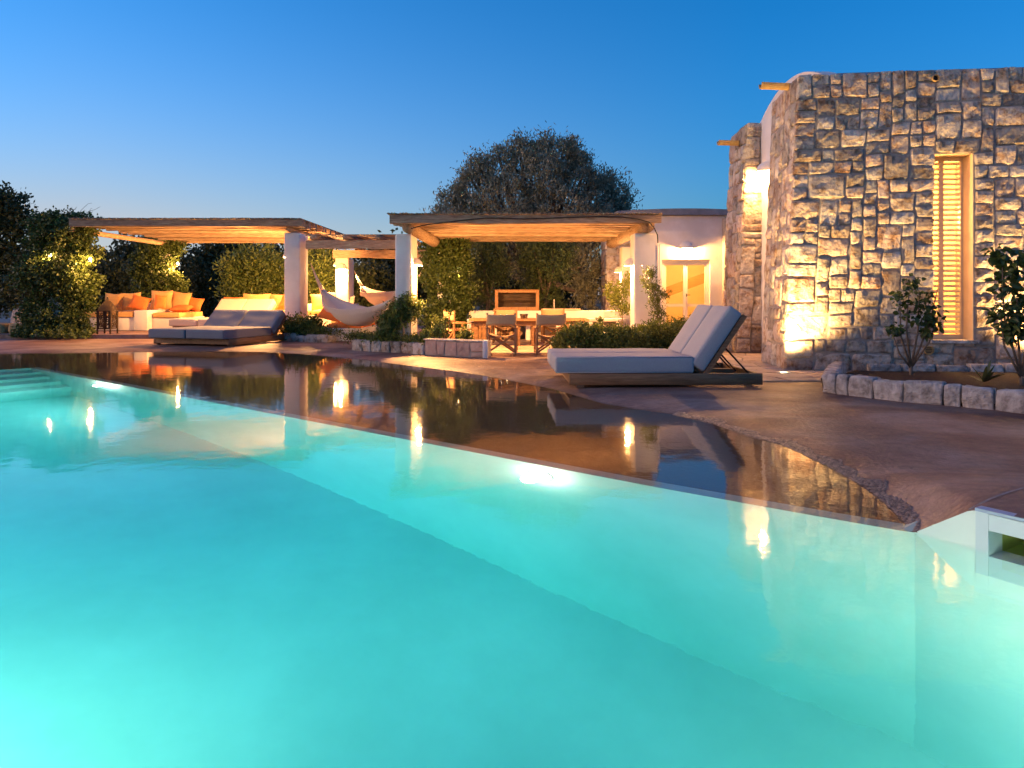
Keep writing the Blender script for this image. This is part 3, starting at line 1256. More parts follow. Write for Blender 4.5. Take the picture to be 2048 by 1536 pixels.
# wall vents
for (px, py, r, lab) in ((1868, 158, 0.045, 'small round pipe opening high in the stone wall'), (1855, 700, 0.062, 'round slotted vent low in the stone wall beside the small tree')):
    k = (px - 1024) / F
    s = (HC.x - k * HC.y) / (k * FA.y - FA.x)
    dd = (HC + FA * s).y
    z = CZ - (py - YH) * dd / F
    c = HC + FA * s + FN * 0.05
    c.z = z
    th = thing('wall_vent', c, lab, 'vent')
    q = FN.to_track_quat('Z', 'Y').to_matrix()
    b = MB().lathe([(r, -0.06), (r, 0.008), (r * 0.82, 0.012), (r * 0.8, -0.03)], n=20)
    b.v = [tuple(q @ Vector(v) + c) for v in b.v]
    b.build('ring', M['clay'], th, smooth=True)
    b = MB().lathe([(r * 0.8, -0.025), (0.001, -0.025)], n=20)
    b.v = [tuple(q @ Vector(v) + c) for v in b.v]
    b.build('dark_disc', M['black'], th)
    if py > 500:
        for k in range(5):
            hz = (-2 + k) * r * 0.33
            hw = math.sqrt(max(0.0, (r * 0.8) ** 2 - hz ** 2))
            b = MB().bar(c + FA * -hw + Vector((0, 0, hz)), c + FA * hw + Vector((0, 0, hz)), 0.02, r * 0.15)
            b.build('slat', M['clay'], th)


# ------------------------------------------------------------------ wall lamps
def wall_lamp(p, nrm, label, w=14.0, r=0.11, h=0.15, reach=0.15, color=WARM, dark=False):
    """half dome against a wall at p (wall point at the dome's lower edge), nrm pointing away from the wall"""
    p, nv = Vector(p), Vector(nrm).normalized()
    sd = Vector((-nv.y, nv.x, 0))
    th = thing('wall_lamp', p, label, 'lamp', 'half dome plaster wall lamps')
    b = MB()
    nu, nvv = 13, 7
    for layer, k in ((0, 1.0), (1, 0.88)):
        for j in range(nvv):
            ph = math.pi / 2 * j / (nvv - 1)
            for i in range(nu):
                a = math.pi * i / (nu - 1)
                v = p + sd * (math.cos(a) * math.cos(ph) * r * k) + nv * (math.sin(a) * math.cos(ph) * reach * k + 0.001) + Vector((0, 0, math.sin(ph) * h * k))
                b.v.append(tuple(v))
    nn = nu * nvv
    for j in range(nvv - 1):
        for i in range(nu - 1):
            a = j * nu + i
            b.f.append((a, a + 1, a + nu + 1, a + nu))
            a += nn
            b.f.append((a + 1, a, a + nu, a + nu + 1))
    for i in range(nu - 1):
        b.f.append((i + 1, i, nn + i, nn + i + 1))
    b.build('shade', M['plaster'], th, smooth=True)
    c = p + nv * (reach * 0.42) + Vector((0, 0, 0.055))
    b = MB().lathe([(0.001, -0.035), (0.025, -0.025), (0.034, 0), (0.025, 0.025), (0.012, 0.045)], c, 10)
    b.build('bulb', M['bulb'], th, smooth=True)
    point_light('lamp_glow', p + nv * (reach * 0.5) + Vector((0, 0, -0.04)), w * 12.5, color, 0.035, th)
    return th


# ------------------------------------------------------------------ timber pergolas
def log_mesh(b, p0, p1, r, seed, n=12, seg=7):
    rr = random.Random(seed)
    p0, p1 = Vector(p0), Vector(p1)
    pts, rad = [], []
    for i in range(seg):
        t = i / (seg - 1)
        pts.append(p0.lerp(p1, t) + Vector((rr.uniform(-1, 1), 0, rr.uniform(-1, 1))) * r * 0.07)
        rad.append(r * rr.uniform(0.92, 1.08))
    return b.tube(pts, rad, n)


def column(parent, x0, x1, y0, y1, z0, z1, name='column'):
    b = MB().box2((x0, y0, z0), (x1, y1, z1))
    o = b.build(name, M['plaster'], parent)
    return bevel_ob(o, 0.035, 3)


def beam_x(parent, x0, x1, y, z0, z1, w, seed, name='rafter', m='wood'):
    rr = random.Random(seed)
    b = MB()
    seg = 6
    for i in range(seg + 1):
        t = i / seg
        x = x0 + (x1 - x0) * t
        dz = rr.uniform(-0.012, 0.012)
        dy = rr.uniform(-0.012, 0.012)
        e = rr.uniform(-0.008, 0.008)
        b.v += [(x, y - w / 2 + dy, z0 + dz), (x, y + w / 2 + dy, z0 + dz + e), (x, y + w / 2 + dy, z1 + e), (x, y - w / 2 + dy, z1)]
    for i in range(seg):
        for k in range(4):
            k2 = (k + 1) % 4
            b.f.append((i * 4 + k, i * 4 + k2, i * 4 + 4 + k2, i * 4 + 4 + k))
    b.f += [(3, 2, 1, 0), (seg * 4, seg * 4 + 1, seg * 4 + 2, seg * 4 + 3)]
    return b.build(name, M[m], parent)


def reeds(parent, x0, x1, y0, y1, z, r=0.012, seed=1):
    rr = random.Random(seed)
    b = MB()
    x = x0
    while x < x1:
        e0, e1 = y0 + rr.uniform(-0.05, 0.04), y1 + rr.uniform(-0.05, 0.05)
        dz = rr.uniform(0, 0.01)
        b.tube([(x, e0, z + r + dz), (x, (e0 + e1) / 2, z + r + dz + rr.uniform(-0.004, 0.006)), (x, e1, z + r + dz)], r * rr.uniform(0.8, 1.15), 6)
        x += r * 2.1
    o = b.build('reed_mat', M['reed'], parent)
    return tag(o, kind='stuff')


# right dining pergola
FD = 13.3
rx0, rx1 = (780 - 1024) * FD / F, (1322 - 1024) * FD / F
rzt, rzb = CZ + (YH - 430) * FD / F, CZ + (YH - 447) * FD / F
perg = thing('dining_pergola', (0.2, 15, 0), 'timber pergola with reed roof over the dining table beside the olive tree', 'pergola')
c1x0, c1x1 = (790 - 1024) * 13.5 / F, (823 - 1024) * 13.5 / F
crx0, crx1 = (1268 - 1024) * 13.5 / F, (1317 - 1024) * 13.5 / F
ctop = CZ + (YH - 468) * 13.5 / F
column(perg, c1x0, c1x1, 13.5, 14.35, 0, ctop)
column(perg, crx0, crx1, 13.5, 13.95, 0, ctop + 0.02)
column(perg, 2.62, 3.0, 17.3, 17.7, 0, ctop + 0.02)
column(perg, -1.78, -1.44, 17.3, 17.7, 0, ctop)
for lx, sd, r, za in (((818 - 1024) * 13.5 / F, 3, 0.118, 0), ((1294 - 1024) * 13.5 / F, 4, 0.135, 0.02)):
    b = MB()
    log_mesh(b, (lx, 13.42, ctop + r + za), (lx + (0.1 if lx < 0 else -0.05), 18.0, ctop + r + za), r, sd)
    b.build('log_beam', M['woody'], perg, smooth=True)
beam_x(perg, rx0, rx1, FD, rzb, rzt, 0.09, 30, 'fascia_board')
for k in range(13):
    y = FD + 0.30 + k * 0.37
    beam_x(perg, rx0 + RND.uniform(0.02, 0.1), rx1 - RND.uniform(0.02, 0.1), y, rzb + RND.uniform(0.0, 0.045), rzt - 0.004, RND.uniform(0.10, 0.17), 31 + k)
reeds(perg, rx0 - 0.03, rx1 + 0.02, FD - 0.07, FD + 4.95, rzt + 0.004, 0.0125, 3)
# black cable under the reed edge
cab = [(795, 470), (822, 457), (845, 451), (880, 446), (930, 440), (972, 436), (1000, 436), (1048, 438), (1080, 437), (1130, 435), (1200, 433), (1245, 434),
       (1275, 438), (1298, 444), (1308, 455), (1315, 470), (1316, 486)]
b = MB()
b.tube([P(x, y, FD - 0.058) for x, y in cab[1:]], 0.011, 6)
tag(b.build('power_cable', M['black'], smooth=True), 'black cable looped along the fascia of the dining pergola', 'cable')
b = MB()
cx = c1x1 + 0.012
b.tube([(cx - 0.02, 13.47, 0.26), (cx - 0.02, 13.47, ctop - 0.03), (cx + 0.02, 13.42, ctop + 0.12)], 0.012, 6)
tag(b.build('conduit_pipe', M['plaster'], smooth=True), 'thin pale conduit running up the corner of the left dining column', 'pipe')
b = MB()
cx = crx1
b.tube([(cx + 0.012, 13.48, 0.02), (cx + 0.012, 13.48, 1.0), (cx + 0.012, 13.48, 2.0)], 0.011, 6)
tag(b.build('conduit_pipe', M['plaster'], smooth=True), 'thin conduit down the right edge of the dining column near the door', 'pipe')

# left lounge pergola
LD = 17.3
lx0, lx1 = (140 - 1024) * LD / F, (606 - 1024) * LD / F
lzt, lzb = CZ + (YH - 439) * LD / F, CZ + (YH - 453) * LD / F
lp = thing('lounge_pergola', (-8, 19, 0.1), 'wide timber pergola with reed roof over the cushioned lounge', 'pergola')
c2x0, c2x1 = (568 - 1024) * 17.5 / F, (600 - 1024) * 17.5 / F
c2top = CZ + (YH - 465) * 17.5 / F
column(lp, c2x0, c2x1, 17.5, 18.2, 0.1, c2top)
column(lp, -11.3, -10.95, 17.6, 18.0, 0.1, c2top)
column(lp, -10.9, -10.5, 22.2, 22.6, 0.1, c2top)
for lx, sd in (((578 - 1024) * 17.4 / F, 8), (-10.6, 9)):
    b = MB()
    r = (lzb - c2top) / 2 + 0.005
    log_mesh(b, (lx, 17.36, c2top + r - 0.005), (lx, 22.9, c2top + r - 0.005), r, sd)
    b.build('log_beam', M['woody'], lp, smooth=True)
beam_x(lp, lx0, lx1, LD, lzb, lzt, 0.09, 60, 'fascia_board')
for k in range(15):
    beam_x(lp, lx0 + RND.uniform(0.02, 0.2), lx1 + RND.uniform(-0.12, 0.06), LD + 0.32 + k * 0.38, lzb + RND.uniform(0.0, 0.045), lzt - 0.004, RND.uniform(0.10, 0.17), 61 + k)
reeds(lp, lx0, lx1 - 0.02, LD - 0.07, LD + 5.9, lzt + 0.004, 0.013, 5)

# low middle pergola over the hammocks
mp_ = thing('hammock_pergola', (-3.9, 19, 0.0), 'lower timber bay with rough boards joining the two pergolas above the hammocks', 'pergola')
MD = 17.2
mx0, mx1 = (613 - 1024) * MD / F, (800 - 1024) * MD / F
mzt, mzb = CZ + (YH - 481) * MD / F, CZ + (YH - 498) * MD / F
beam_x(mp_, mx0, mx1 + 0.25, MD, mzb, mzt, 0.14, 80, 'front_beam')
RDp = 21.6
column(mp_, (670 - 1024) * RDp / F, (697 - 1024) * RDp / F, RDp, RDp + 0.75, 0.0, CZ + (YH - 516) * RDp / F)
rbz = CZ + (YH - 516) * RDp / F
beam_x(mp_, (665 - 1024) * RDp / F, -2.2, RDp + 0.1, rbz, rbz + 0.24, 0.16, 82, 'rear_beam')
for k, px in enumerate((628, 693, 757)):
    x = (px - 1024) * MD / F
    b = MB()
    log_mesh(b, (x, MD - 0.12, mzt + 0.065), (x + 0.15, RDp + 0.4, rbz + 0.24 + 0.065), 0.065, 90 + k, 8)
    b.build('joist', M['woody'], mp_, smooth=True)
for k in range(12):
    beam_x(mp_, mx0 - 0.05, mx1 + 0.1, MD + 0.2 + k * 0.38, mzt + 0.13 + (rbz + 0.24 - mzt) * k / 12, mzt + 0.155 + (rbz + 0.24 - mzt) * k / 12, 0.22, 100 + k, 'roof_board')

# lamps on columns
wall_lamp((c1x1, 13.95, CZ - (531 - YH) * -1 * 0 + CZ * 0 + (CZ + (YH - 531) * 13.95 / F - CZ)), (1, 0, 0), 'lit half dome lamp on the right face of the left dining column', 12)
wall_lamp((c2x0, 17.9, CZ + (YH - 514) * 17.9 / F), (-1, 0, 0), 'lit half dome lamp on the left face of the lounge column', 28)
wall_lamp(((683 - 1024) * RDp / F, RDp, CZ + (YH - 539) * RDp / F), (0, -1, 0), 'brightest half dome lamp on the far column behind the hammock', 15, 0.165, 0.2, 0.16)
wall_lamp(((670 - 1024) * RDp / F, RDp + 0.4, CZ + (YH - 530) * RDp / F), (-1, 0, 0), 'half dome lamp on the left side of the far hammock column', 16)
wall_lamp((crx0, 13.72, CZ + (YH - 532) * 13.72 / F), (-1, 0, 0), 'lit half dome lamp on the left face of the right dining column', 10, 0.12, 0.16, 0.16)
wall_lamp((2.62, 17.5, CZ + (YH - 545) * 17.5 / F), (-1, 0, 0), 'half dome lamp on the rear dining column beside the kitchen counter', 5)
wall_lamp((GX, 12.75, CZ + (YH - 343) * 12.75 / F), (-1, 0, 0), 'half dome lamp high on the white gable between the stone walls', 3.5, 0.14, 0.18, 0.2)

# ------------------------------------------------------------------ uplights at the stone house
def uplight(p, direction, label, w, spot=110):
    th = thing('ground_uplight', p, label, 'uplight', 'recessed uplights at the foot of the stone wall')
    b = MB().lathe([(0.085, 0), (0.085, 0.012), (0.065, 0.016), (0.062, 0.004)], p, 20)
    b.build('trim_ring', M['steel'], th, smooth=True)
    b = MB().lathe([(0.062, 0.006), (0.001, 0.010)], p, 20)
    b.build('lens', M['upbulb'], th, smooth=True)
    point_light('uplight_beam', (p[0], p[1], p[2] + 0.05), w, WARM2, 0.03, th, spot, direction, 0.9)


up1 = G(1556, 744)
uplight((up1.x - 0.02, up1.y - 0.26, 0.012), (0.20, 0.10, 1.0), 'glowing recessed uplight at the corner of the stone house', 230, 115)
up2 = HC + FA * 3.35 + FN * 0.30
uplight((up2.x, up2.y, 0.10), (-0.15, 0.06, 1.0), 'recessed uplight in the planting bed by the taller tree', 190, 125)

# ------------------------------------------------------------------ rear white house
BD = 20.7
rh = thing('white_house', (4.5, BD, 0), 'low white rendered house with glazed double door behind the dining pergola', 'house')
dx0, dx1 = (1324 - 1024) * BD / F, (1420 - 1024) * BD / F
dzt = CZ + (YH - 519) * BD / F
wtop = CZ + (YH - 431) * BD / F
b = MB()
b.box2((3.2, BD, 0), (dx0, BD + 0.35, wtop))
b.box2((dx1, BD, 0), (8.0, BD + 0.35, wtop))
b.box2((dx0, BD, dzt), (dx1, BD + 0.35, wtop))
b.build('front_wall', M['plaster'], rh)
b = MB()
pr = []
for k in range(13):
    x = 3.0 + (8.3 - 3.0) * k / 12
    pr.append((x, wtop + 0.12 + 0.07 * math.sin(math.pi * min(1, k / 9))))
vs = [(x, BD - 0.12, wtop + 0.002) for x, z in pr] + [(x, BD - 0.12, z) for x, z in pr] + [(x, BD + 5, z + 0.15) for x, z in pr]
n = len(pr)
fs = []
for k in range(n - 1):
    fs += [(k, k + 1, n + k + 1, n + k), (n + k, n + k + 1, 2 * n + k + 1, 2 * n + k)]
fs += [(0, n, 2 * n)]
b.add(vs, fs)
b.build('roof', M['roofgrey'], rh)
b = MB()
b.box2((3.2, BD + 0.36, 0), (3.5, BD + 4, wtop - 0.01))
b.box2((7.7, BD + 0.36, 0), (8.0, BD + 4, wtop - 0.01))
b.box2((3.5, BD + 3.8, 0), (7.7, BD + 4, wtop - 0.01))
b.box2((3.5, BD + 0.36, wtop - 0.1), (7.7, BD + 3.8, wtop - 0.02))
b.box2((3.5, BD + 0.36, 0.0), (7.7, BD + 3.8, 0.03))
b.build('inner_room', M['inside'], rh)
b = MB()
b.bar((3.9, BD + 2.6, 0.75), (6.6, BD + 2.6, 1.75), 0.08, 0.3)
b.build('slanted_beam', M['timberred'], rh)
b = MB()
b.box2((4.0, BD + 2.9, 1.85), (4.9, BD + 2.98, 2.3))
b.build('hanging_board', M['timberred'], rh)
point_light('room_lamp', (5.2, BD + 1.3, 2.75), 32, WARM2, 0.15, rh)
# double door
dr = MB()
dr.box2((dx0, BD + 0.05, 0.0), (dx0 + 0.07, BD + 0.15, dzt))
dr.box2((dx1 - 0.07, BD + 0.05, 0.0), (dx1, BD + 0.15, dzt))
dr.box2((dx0 + 0.07, BD + 0.052, dzt - 0.08), (dx1 - 0.07, BD + 0.148, dzt))
door = dr.build('double_door', M['doorpaint'], rh)
dm = (dx0 + dx1) / 2
for a, c in ((dx0 + 0.072, dm - 0.002), (dm + 0.002, dx1 - 0.072)):
    b = MB()
    b.box2((a, BD + 0.07, 0.02), (a + 0.06, BD + 0.12, dzt - 0.082))
    b.box2((c - 0.06, BD + 0.07, 0.02), (c, BD + 0.12, dzt - 0.082))
    b.box2((a + 0.06, BD + 0.072, dzt - 0.15), (c - 0.06, BD + 0.118, dzt - 0.083))
    b.box2((a + 0.06, BD + 0.072, 0.72), (c - 0.06, BD + 0.118, 0.79))
    b.box2((a + 0.06, BD + 0.072, 0.02), (c - 0.06, BD + 0.118, 0.14))
    b.build('door_leaf', M['doorpaint'], door)
    for z0, z1 in ((0.14, 0.72), (0.79, dzt - 0.15)):
        b = MB().box2((a + 0.06, BD + 0.092, z0), (c - 0.06, BD + 0.098, z1))
        b.build('glass_pane', M['glass'], door)
b = MB().box2((dm + 0.02, BD + 0.04, 1.0), (dm + 0.035, BD + 0.069, 1.09))
b.bar((dm + 0.03, BD + 0.04, 1.05), (dm + 0.13, BD + 0.04, 1.05), 0.015, 0.018)
b.build('handle', M['iron'], door)
wall_lamp(((1373 - 1024) * BD / F, BD, CZ + (YH - 497) * BD / F), (0, -1, 0), 'half dome lamp glowing above the glazed double door', 9, 0.2, 0.2, 0.16)
# stone pier of the rear house
b = MB().box2((2.66, BD - 0.35, 0), (3.45, BD + 0.8, wtop - 0.15))
pier = b.build('stone_pier', M['mortar'], rh)
ashlar(pier, 0.80, wtop - 0.15, 0.135, lambda s, t: Vector((2.655 + s, BD - 0.355, t)), Vector((0, -1, 0)), 41, wr=(2, 3), hr=(1, 2), depth=0.03, rough=0.02)
ashlar(pier, 1.1, wtop - 0.15, 0.18, lambda s, t: Vector((2.655, BD - 0.355 + s, t)), Vector((-1, 0, 0)), 42, wr=(2, 3), hr=(1, 2), depth=0.03, rough=0.02)
b = MB().box2((6.0, BD - 0.3, 0), (6.5, BD - 0.002, wtop - 0.08))
q_ = b.build('quoin_pier', M['mortar'], rh)
ashlar(q_, 0.5, wtop - 0.1, 0.13, lambda s, t: Vector((6.0 + s, BD - 0.305, t)), Vector((0, -1, 0)), 43, wr=(2, 3), hr=(2, 3), depth=0.03, rough=0.02)

# ------------------------------------------------------------------ paving by house and dining area
def flag_area(name, x0, x1, y0, y1, cell, z, seed, inside=lambda x, y: True):
    rr = random.Random(seed)
    b = MB().add([(x0, y0, z), (x1, y0, z), (x1, y1, z), (x0, y1, z)], [(0, 1, 2, 3)])
    base = tag(b.build(name, M['mortar']), kind='structure')
    nx, ny = int((x1 - x0) / cell), int((y1 - y0) / cell)
    node = {}
    for i in range(nx + 1):
        for j in range(ny + 1):
            node[i, j] = (x0 + (x1 - x0) * i / nx + (0 if i in (0, nx) else rr.uniform(-0.3, 0.3) * cell),
                          y0 + (y1 - y0) * j / ny + (0 if j in (0, ny) else rr.uniform(-0.3, 0.3) * cell))
    for i in range(nx):
        for j in range(ny):
            q = [node[i, j], node[i + 1, j], node[i + 1, j + 1], node[i, j + 1]]
            cx, cy = sum(p[0] for p in q) / 4, sum(p[1] for p in q) / 4
            if not inside(cx, cy):
                continue
            h = rr.uniform(0.006, 0.014)
            top = []
            low = []
            for x, y in q:
                dx, dy = cx - x, cy - y
                l = math.hypot(dx, dy)
                top.append((x + dx / l * 0.028, y + dy / l * 0.028, z + h + rr.uniform(-0.002, 0.002)))
                low.append((x + dx / l * 0.016, y + dy / l * 0.016, z + 0.001))
            bb = MB().add(top + low, [(0, 1, 2, 3)] + [(k, 4 + k, 4 + (k + 1) % 4, (k + 1) % 4) for k in range(4)])
            bb.build('flagstone', M['flag'], base)
    return base


flag_area('house_paving', 1.6, 4.55, 8.75, 12.9, 0.42, 0.004, 3, lambda x, y: True)
flag_area('dining_paving', -1.2, 3.4, 12.9, 17.0, 0.55, 0.006, 4)

# ------------------------------------------------------------------ loungers
def lounger(name, label, W=0.68, LS=1.58, frame='teak', fabric='grey', ang=56, BL=0.80):
    """local: x along the length from foot (0) to head, y across (0..2W), z up"""
    th = thing(name, (0, 0, 0), label, 'sun lounger')
    FL = 2.36
    W2_ = 2 * W
    x0 = 0.16
    hz0, hz1 = 0.045, 0.155
    for y in (0.03, W2_ - 0.03):
        b = MB().box2((x0, y - 0.025, hz0 - 0.02), (FL, y + 0.025, hz1))
        bevel_ob(b.build('side_rail', M[frame], th), 0.004, 1)
    b = MB().box2((x0, W - 0.03, hz0), (FL - 0.1, W + 0.03, hz1 - 0.01))
    b.build('centre_rail', M[frame], th)
    for x in (x0 + 0.02, FL - 0.04):
        b = MB().box2((x - 0.02, 0.056, hz0), (x + 0.02, W2_ - 0.056, hz1 - 0.004))
        b.build('end_rail', M[frame], th)
    for k in range(11):
        x = x0 + 0.07 + k * 0.135
        for y0, y1 in ((0.056, W - 0.031), (W + 0.031, W2_ - 0.056)):
            b = MB().box2((x, y0, hz1 - 0.025), (x + 0.09, y1, hz1 - 0.003))
            b.build('slat', M[frame], th)
    for x in (x0 + 0.12, FL - 0.16):
        for y in (0.03, W2_ - 0.03):
            b = MB().box2((x - 0.04, y - 0.02, 0.0), (x + 0.04, y + 0.02, hz0 - 0.021))
            b.build('foot', M[frame], th)
    ang = math.radians(ang)
    hx, hz = LS + 0.02, hz1 + 0.005
    ca, sa = math.cos(ang), math.sin(ang)

    def bk(l, t):   # l along the back, t out of the back panel towards the sitter
        return (hx + 0.10 + l * ca - t * sa, hz + l * sa + t * ca)

    for y0, y1 in ((0.012, W - 0.012), (W + 0.012, W2_ - 0.012)):
        o = MB().box2((0, y0, hz1 + 0.002), (LS, y1, hz1 + 0.19)).build('seat_cushion', M[fabric], th)
        wrinkle(bevel_ob(o, 0.028, 3), seed=y0 * 7)
        for zp in (hz1 + 0.012, hz1 + 0.182):
            b = MB()
            b.tube([(0.02, y0 + 0.004, zp), (LS - 0.02, y0 + 0.004, zp)], 0.005, 5)
            b.build('piping', M[fabric], o, smooth=True)
        b = MB()
        vs = []
        for l in (0.0, BL):
            for t in (0.012, 0.19):
                for y in (y0, y1):
                    x, z = bk(l, t)
                    vs.append((x, y, z))
        b.add(vs, [(0, 1, 3, 2), (4, 6, 7, 5), (0, 4, 5, 1), (2, 3, 7, 6), (0, 2, 6, 4), (1, 5, 7, 3)])
        o = b.build('back_cushion', M[fabric], th)
        wrinkle(bevel_ob(o, 0.03, 3), seed=y0 * 5 + 3)
        for yy in (y0 + 0.03, y1 - 0.03):
            xa, za = bk(-0.03, -0.02)
            xb, zb = bk(BL, -0.02)
            o = MB().bar((xa, yy, za), (xb, yy, zb), 0.04, 0.055).build('back_rail', M[frame], th)
        for k in range(6):
            xa, za = bk(0.06 + k * 0.135 * BL / 0.8, -0.012)
            rot = Matrix.Rotation(-ang, 3, 'Y')
            b = MB().box((xa, (y0 + y1) / 2, za), (0.09, y1 - y0 - 0.1, 0.02), rot)
            b.build('slat', M[frame], o)
        for yy in (y0 + 0.08, y1 - 0.08):
            xa, za = bk(0.38 * BL / 0.8, -0.04)
            b = MB()
            b.tube([(xa, yy, za), (xa + 0.30, yy, hz1 - 0.03)], 0.011, 6)
            b.build('strut', M['iron'], th, smooth=True)
    return th


near_l = lounger('sun_lounger', 'big grey double sun lounger in front of the stone house')
pn = G(1141, 776)
near_l.location = (pn.x - 0.17, pn.y, 0.004)
near_l.rotation_euler = (0, 0, math.radians(1.2))
far_l = lounger('sun_lounger', 'blue grey double sun lounger by the far water edge', W=0.95, ang=43, BL=0.62, fabric='slate')
pc = G(452, 694)
# foot edge faces the camera; local x goes away, local y to the left
far_l.rotation_euler = (0, 0, math.radians(90 - 17))
far_l.location = (pc.x, pc.y - 0.1, 0.0)
day = lounger('sun_lounger', 'beige double sun lounger under the lounge pergola', W=0.85, fabric='beige', frame='wood', ang=44)
pd_ = G(470, 664, 0.1)
day.rotation_euler = (0, 0, math.radians(90 - 14))
day.location = (pd_.x, 18.05, 0.1)


# ------------------------------------------------------------------ cushions
def pillow(c, w, h, t, rot, m, label, cat='cushion', group=None, name='cushion', seed=0):
    n = 9
    rr = random.Random(seed)
    b = MB()
    for s in (1, -1):
        for j in range(n):
            for i in range(n):
                u, v = 2 * i / (n - 1) - 1, 2 * j / (n - 1) - 1
                pin = 1 - 0.10 * (1 - abs(u)) * abs(v) ** 3
                pin2 = 1 - 0.10 * (1 - abs(v)) * abs(u) ** 3
                th_ = t / 2 * ((1 - u * u) * (1 - v * v)) ** 0.38
                wr = 0.03 * noise.noise(Vector((u * 2.6 + seed, v * 2.6, s))) + 0.015 * noise.noise(Vector((u * 6 + seed, v * 3, s)))
                b.v.append((u * w / 2 * pin2 * 1.0, s * th_ + wr * (1 - abs(u)) * (1 - abs(v)), v * h / 2 * pin))
    nn = n * n
    for j in range(n - 1):
        for i in range(n - 1):
            a = j * n + i
            b.f.append((a, a + 1, a + n + 1, a + n))
            a += nn
            b.f.append((a + 1, a, a + n, a + n + 1))
    R_ = Matrix.Rotation(rot[2], 3, 'Z') @ Matrix.Rotation(rot[0], 3, 'X') @ Matrix.Rotation(rot[1], 3, 'Y')
    vs = [R_ @ Vector(v) for v in b.v]
    zmin = min(v.z for v in vs)
    b.v = [tuple(v) for v in vs]
    o = b.build(name, M[m], smooth=True)
    o.location = (c[0], c[1], c[2] - zmin)
    return tag(o, label, cat, group)


# ------------------------------------------------------------------ lounge benches
TZ = 0.10
lb = thing('masonry_bench', (-10.2, 20.2, TZ), 'white masonry corner bench at the left of the lounge', 'bench')
b = MB()
b.box2((-11.6, 19.3, TZ), (-10.05, 20.6, TZ + 0.36))
bevel_ob(b.build('base', M['plaster'], lb), 0.02, 2)
b = MB().box2((-10.045, 19.25, TZ), (-9.68, 20.7, TZ + 0.54))
bevel_ob(b.build('divider', M['plaster'], lb), 0.02, 2)
b = MB().box2((-9.675, 19.5, TZ), (-8.9, 21.0, TZ + 0.34))
bevel_ob(b.build('base', M['plaster'], lb), 0.02, 2)
b = MB().box2((-11.6, 20.61, TZ), (-10.05, 20.85, TZ + 0.72))
bevel_ob(b.build('back', M['plaster'], lb), 0.02, 2)
for x0_, x1_, y0_, y1_, z in ((-11.55, -10.09, 19.26, 20.6, TZ + 0.361), (-9.64, -8.93, 19.46, 20.95, TZ + 0.341)):
    o = MB().box2((x0_, y0_, z), (x1_, y1_, z + 0.13)).build('seat_pad', M['saffron'], lb)
    bevel_ob(o, 0.02, 2)

rb2 = thing('masonry_bench', (-6.8, 21.9, TZ), 'long white masonry bench along the back of the lounge', 'bench')
b = MB().box2((-8.7, 21.3, TZ), (-4.75, 22.2, TZ + 0.36))
bevel_ob(b.build('base', M['plaster'], rb2), 0.02, 2)
b = MB().box2((-8.7, 22.21, TZ), (-4.75, 22.5, TZ + 0.68))
bevel_ob(b.build('back', M['plaster'], rb2), 0.02, 2)
for k in range(3):
    o = MB().box2((-8.68 + k * 1.31, 21.28, TZ + 0.361), (-8.68 + k * 1.31 + 1.29, 22.15, TZ + 0.48)).build('seat_pad', M['saffron'], rb2)
    bevel_ob(o, 0.02, 2)
hb = thing('masonry_bench', (-4.1, 16.9, 0), 'low white masonry bench beneath the hammock', 'bench')
hx0, hx1 = (646 - 1024) * 16.4 / F, (723 - 1024) * 16.4 / F
b = MB().box2((hx0, 16.4, 0), (hx1, 18.3, 0.30))
bevel_ob(b.build('base', M['plaster'], hb), 0.015, 2)
o = MB().box2((hx0 + 0.1, 16.43, 0.301), (hx1 - 0.01, 18.25, 0.40)).build('seat_pad', M['orange'], hb)
bevel_ob(o, 0.03, 2)

zs1, zs2, zs3 = TZ + 0.495, TZ + 0.472, TZ + 0.482
gl = 'cushions piled on the lounge benches'
pillow((-11.15, 20.3, zs1), 0.55, 0.5, 0.2, (-0.2, 0.05, 0.0), 'saffron', 'saffron cushion half hidden behind the ivy column', 'cushion', gl, seed=1)
pillow((-10.72, 20.38, zs1), 0.55, 0.52, 0.2, (-0.2, -0.05, 0.1), 'saffron', 'square saffron cushion just left of the iron lantern', 'cushion', gl, seed=2)
pillow((-10.3, 20.05, zs1), 0.5, 0.42, 0.18, (-0.5, 0.3, 0.3), 'orange', 'orange cushion slumped behind the iron lantern', 'cushion', gl, seed=3)
pillow((-9.86, 20.4, TZ + 0.541), 0.62, 0.55, 0.2, (-0.2, 0.0, 0.0), 'saffron', 'tall saffron cushion on the white bench divider', 'cushion', gl, seed=4)
pillow((-9.72, 20.05, TZ + 0.541), 0.3, 0.42, 0.16, (-0.3, 0.1, 0.5), 'orange', 'small orange cushion leaning in front of the tall saffron one', 'cushion', gl, seed=5)
pillow((-9.38, 20.5, zs2), 0.58, 0.56, 0.2, (-0.3, 0.1, -0.1), 'saffron', 'saffron cushion tilted right of the bench divider', 'cushion', gl, seed=6)
pillow((-9.05, 20.6, zs2), 0.55, 0.4, 0.18, (-0.4, 0.15, -0.1), 'orange', 'orange cushion at the right end of the corner bench', 'cushion', gl, seed=7)
pillow((-9.15, 20.1, zs2), 0.55, 0.42, 0.18, (-1.35, 0.0, 0.0), 'orange', 'flat orange cushion lying on the corner bench', 'cushion', gl, seed=8)
pillow((-8.35, 21.75, zs3), 0.6, 0.42, 0.2, (-0.25, 0.0, 0.1), 'orange', 'orange cushion left of the beige lounger', 'cushion', gl, seed=9)
pillow((-7.75, 22.0, zs3), 0.85, 0.52, 0.2, (-0.2, 0, 0), 'saffron', 'wide saffron cushion behind the left half of the beige lounger', 'cushion', gl, seed=10)
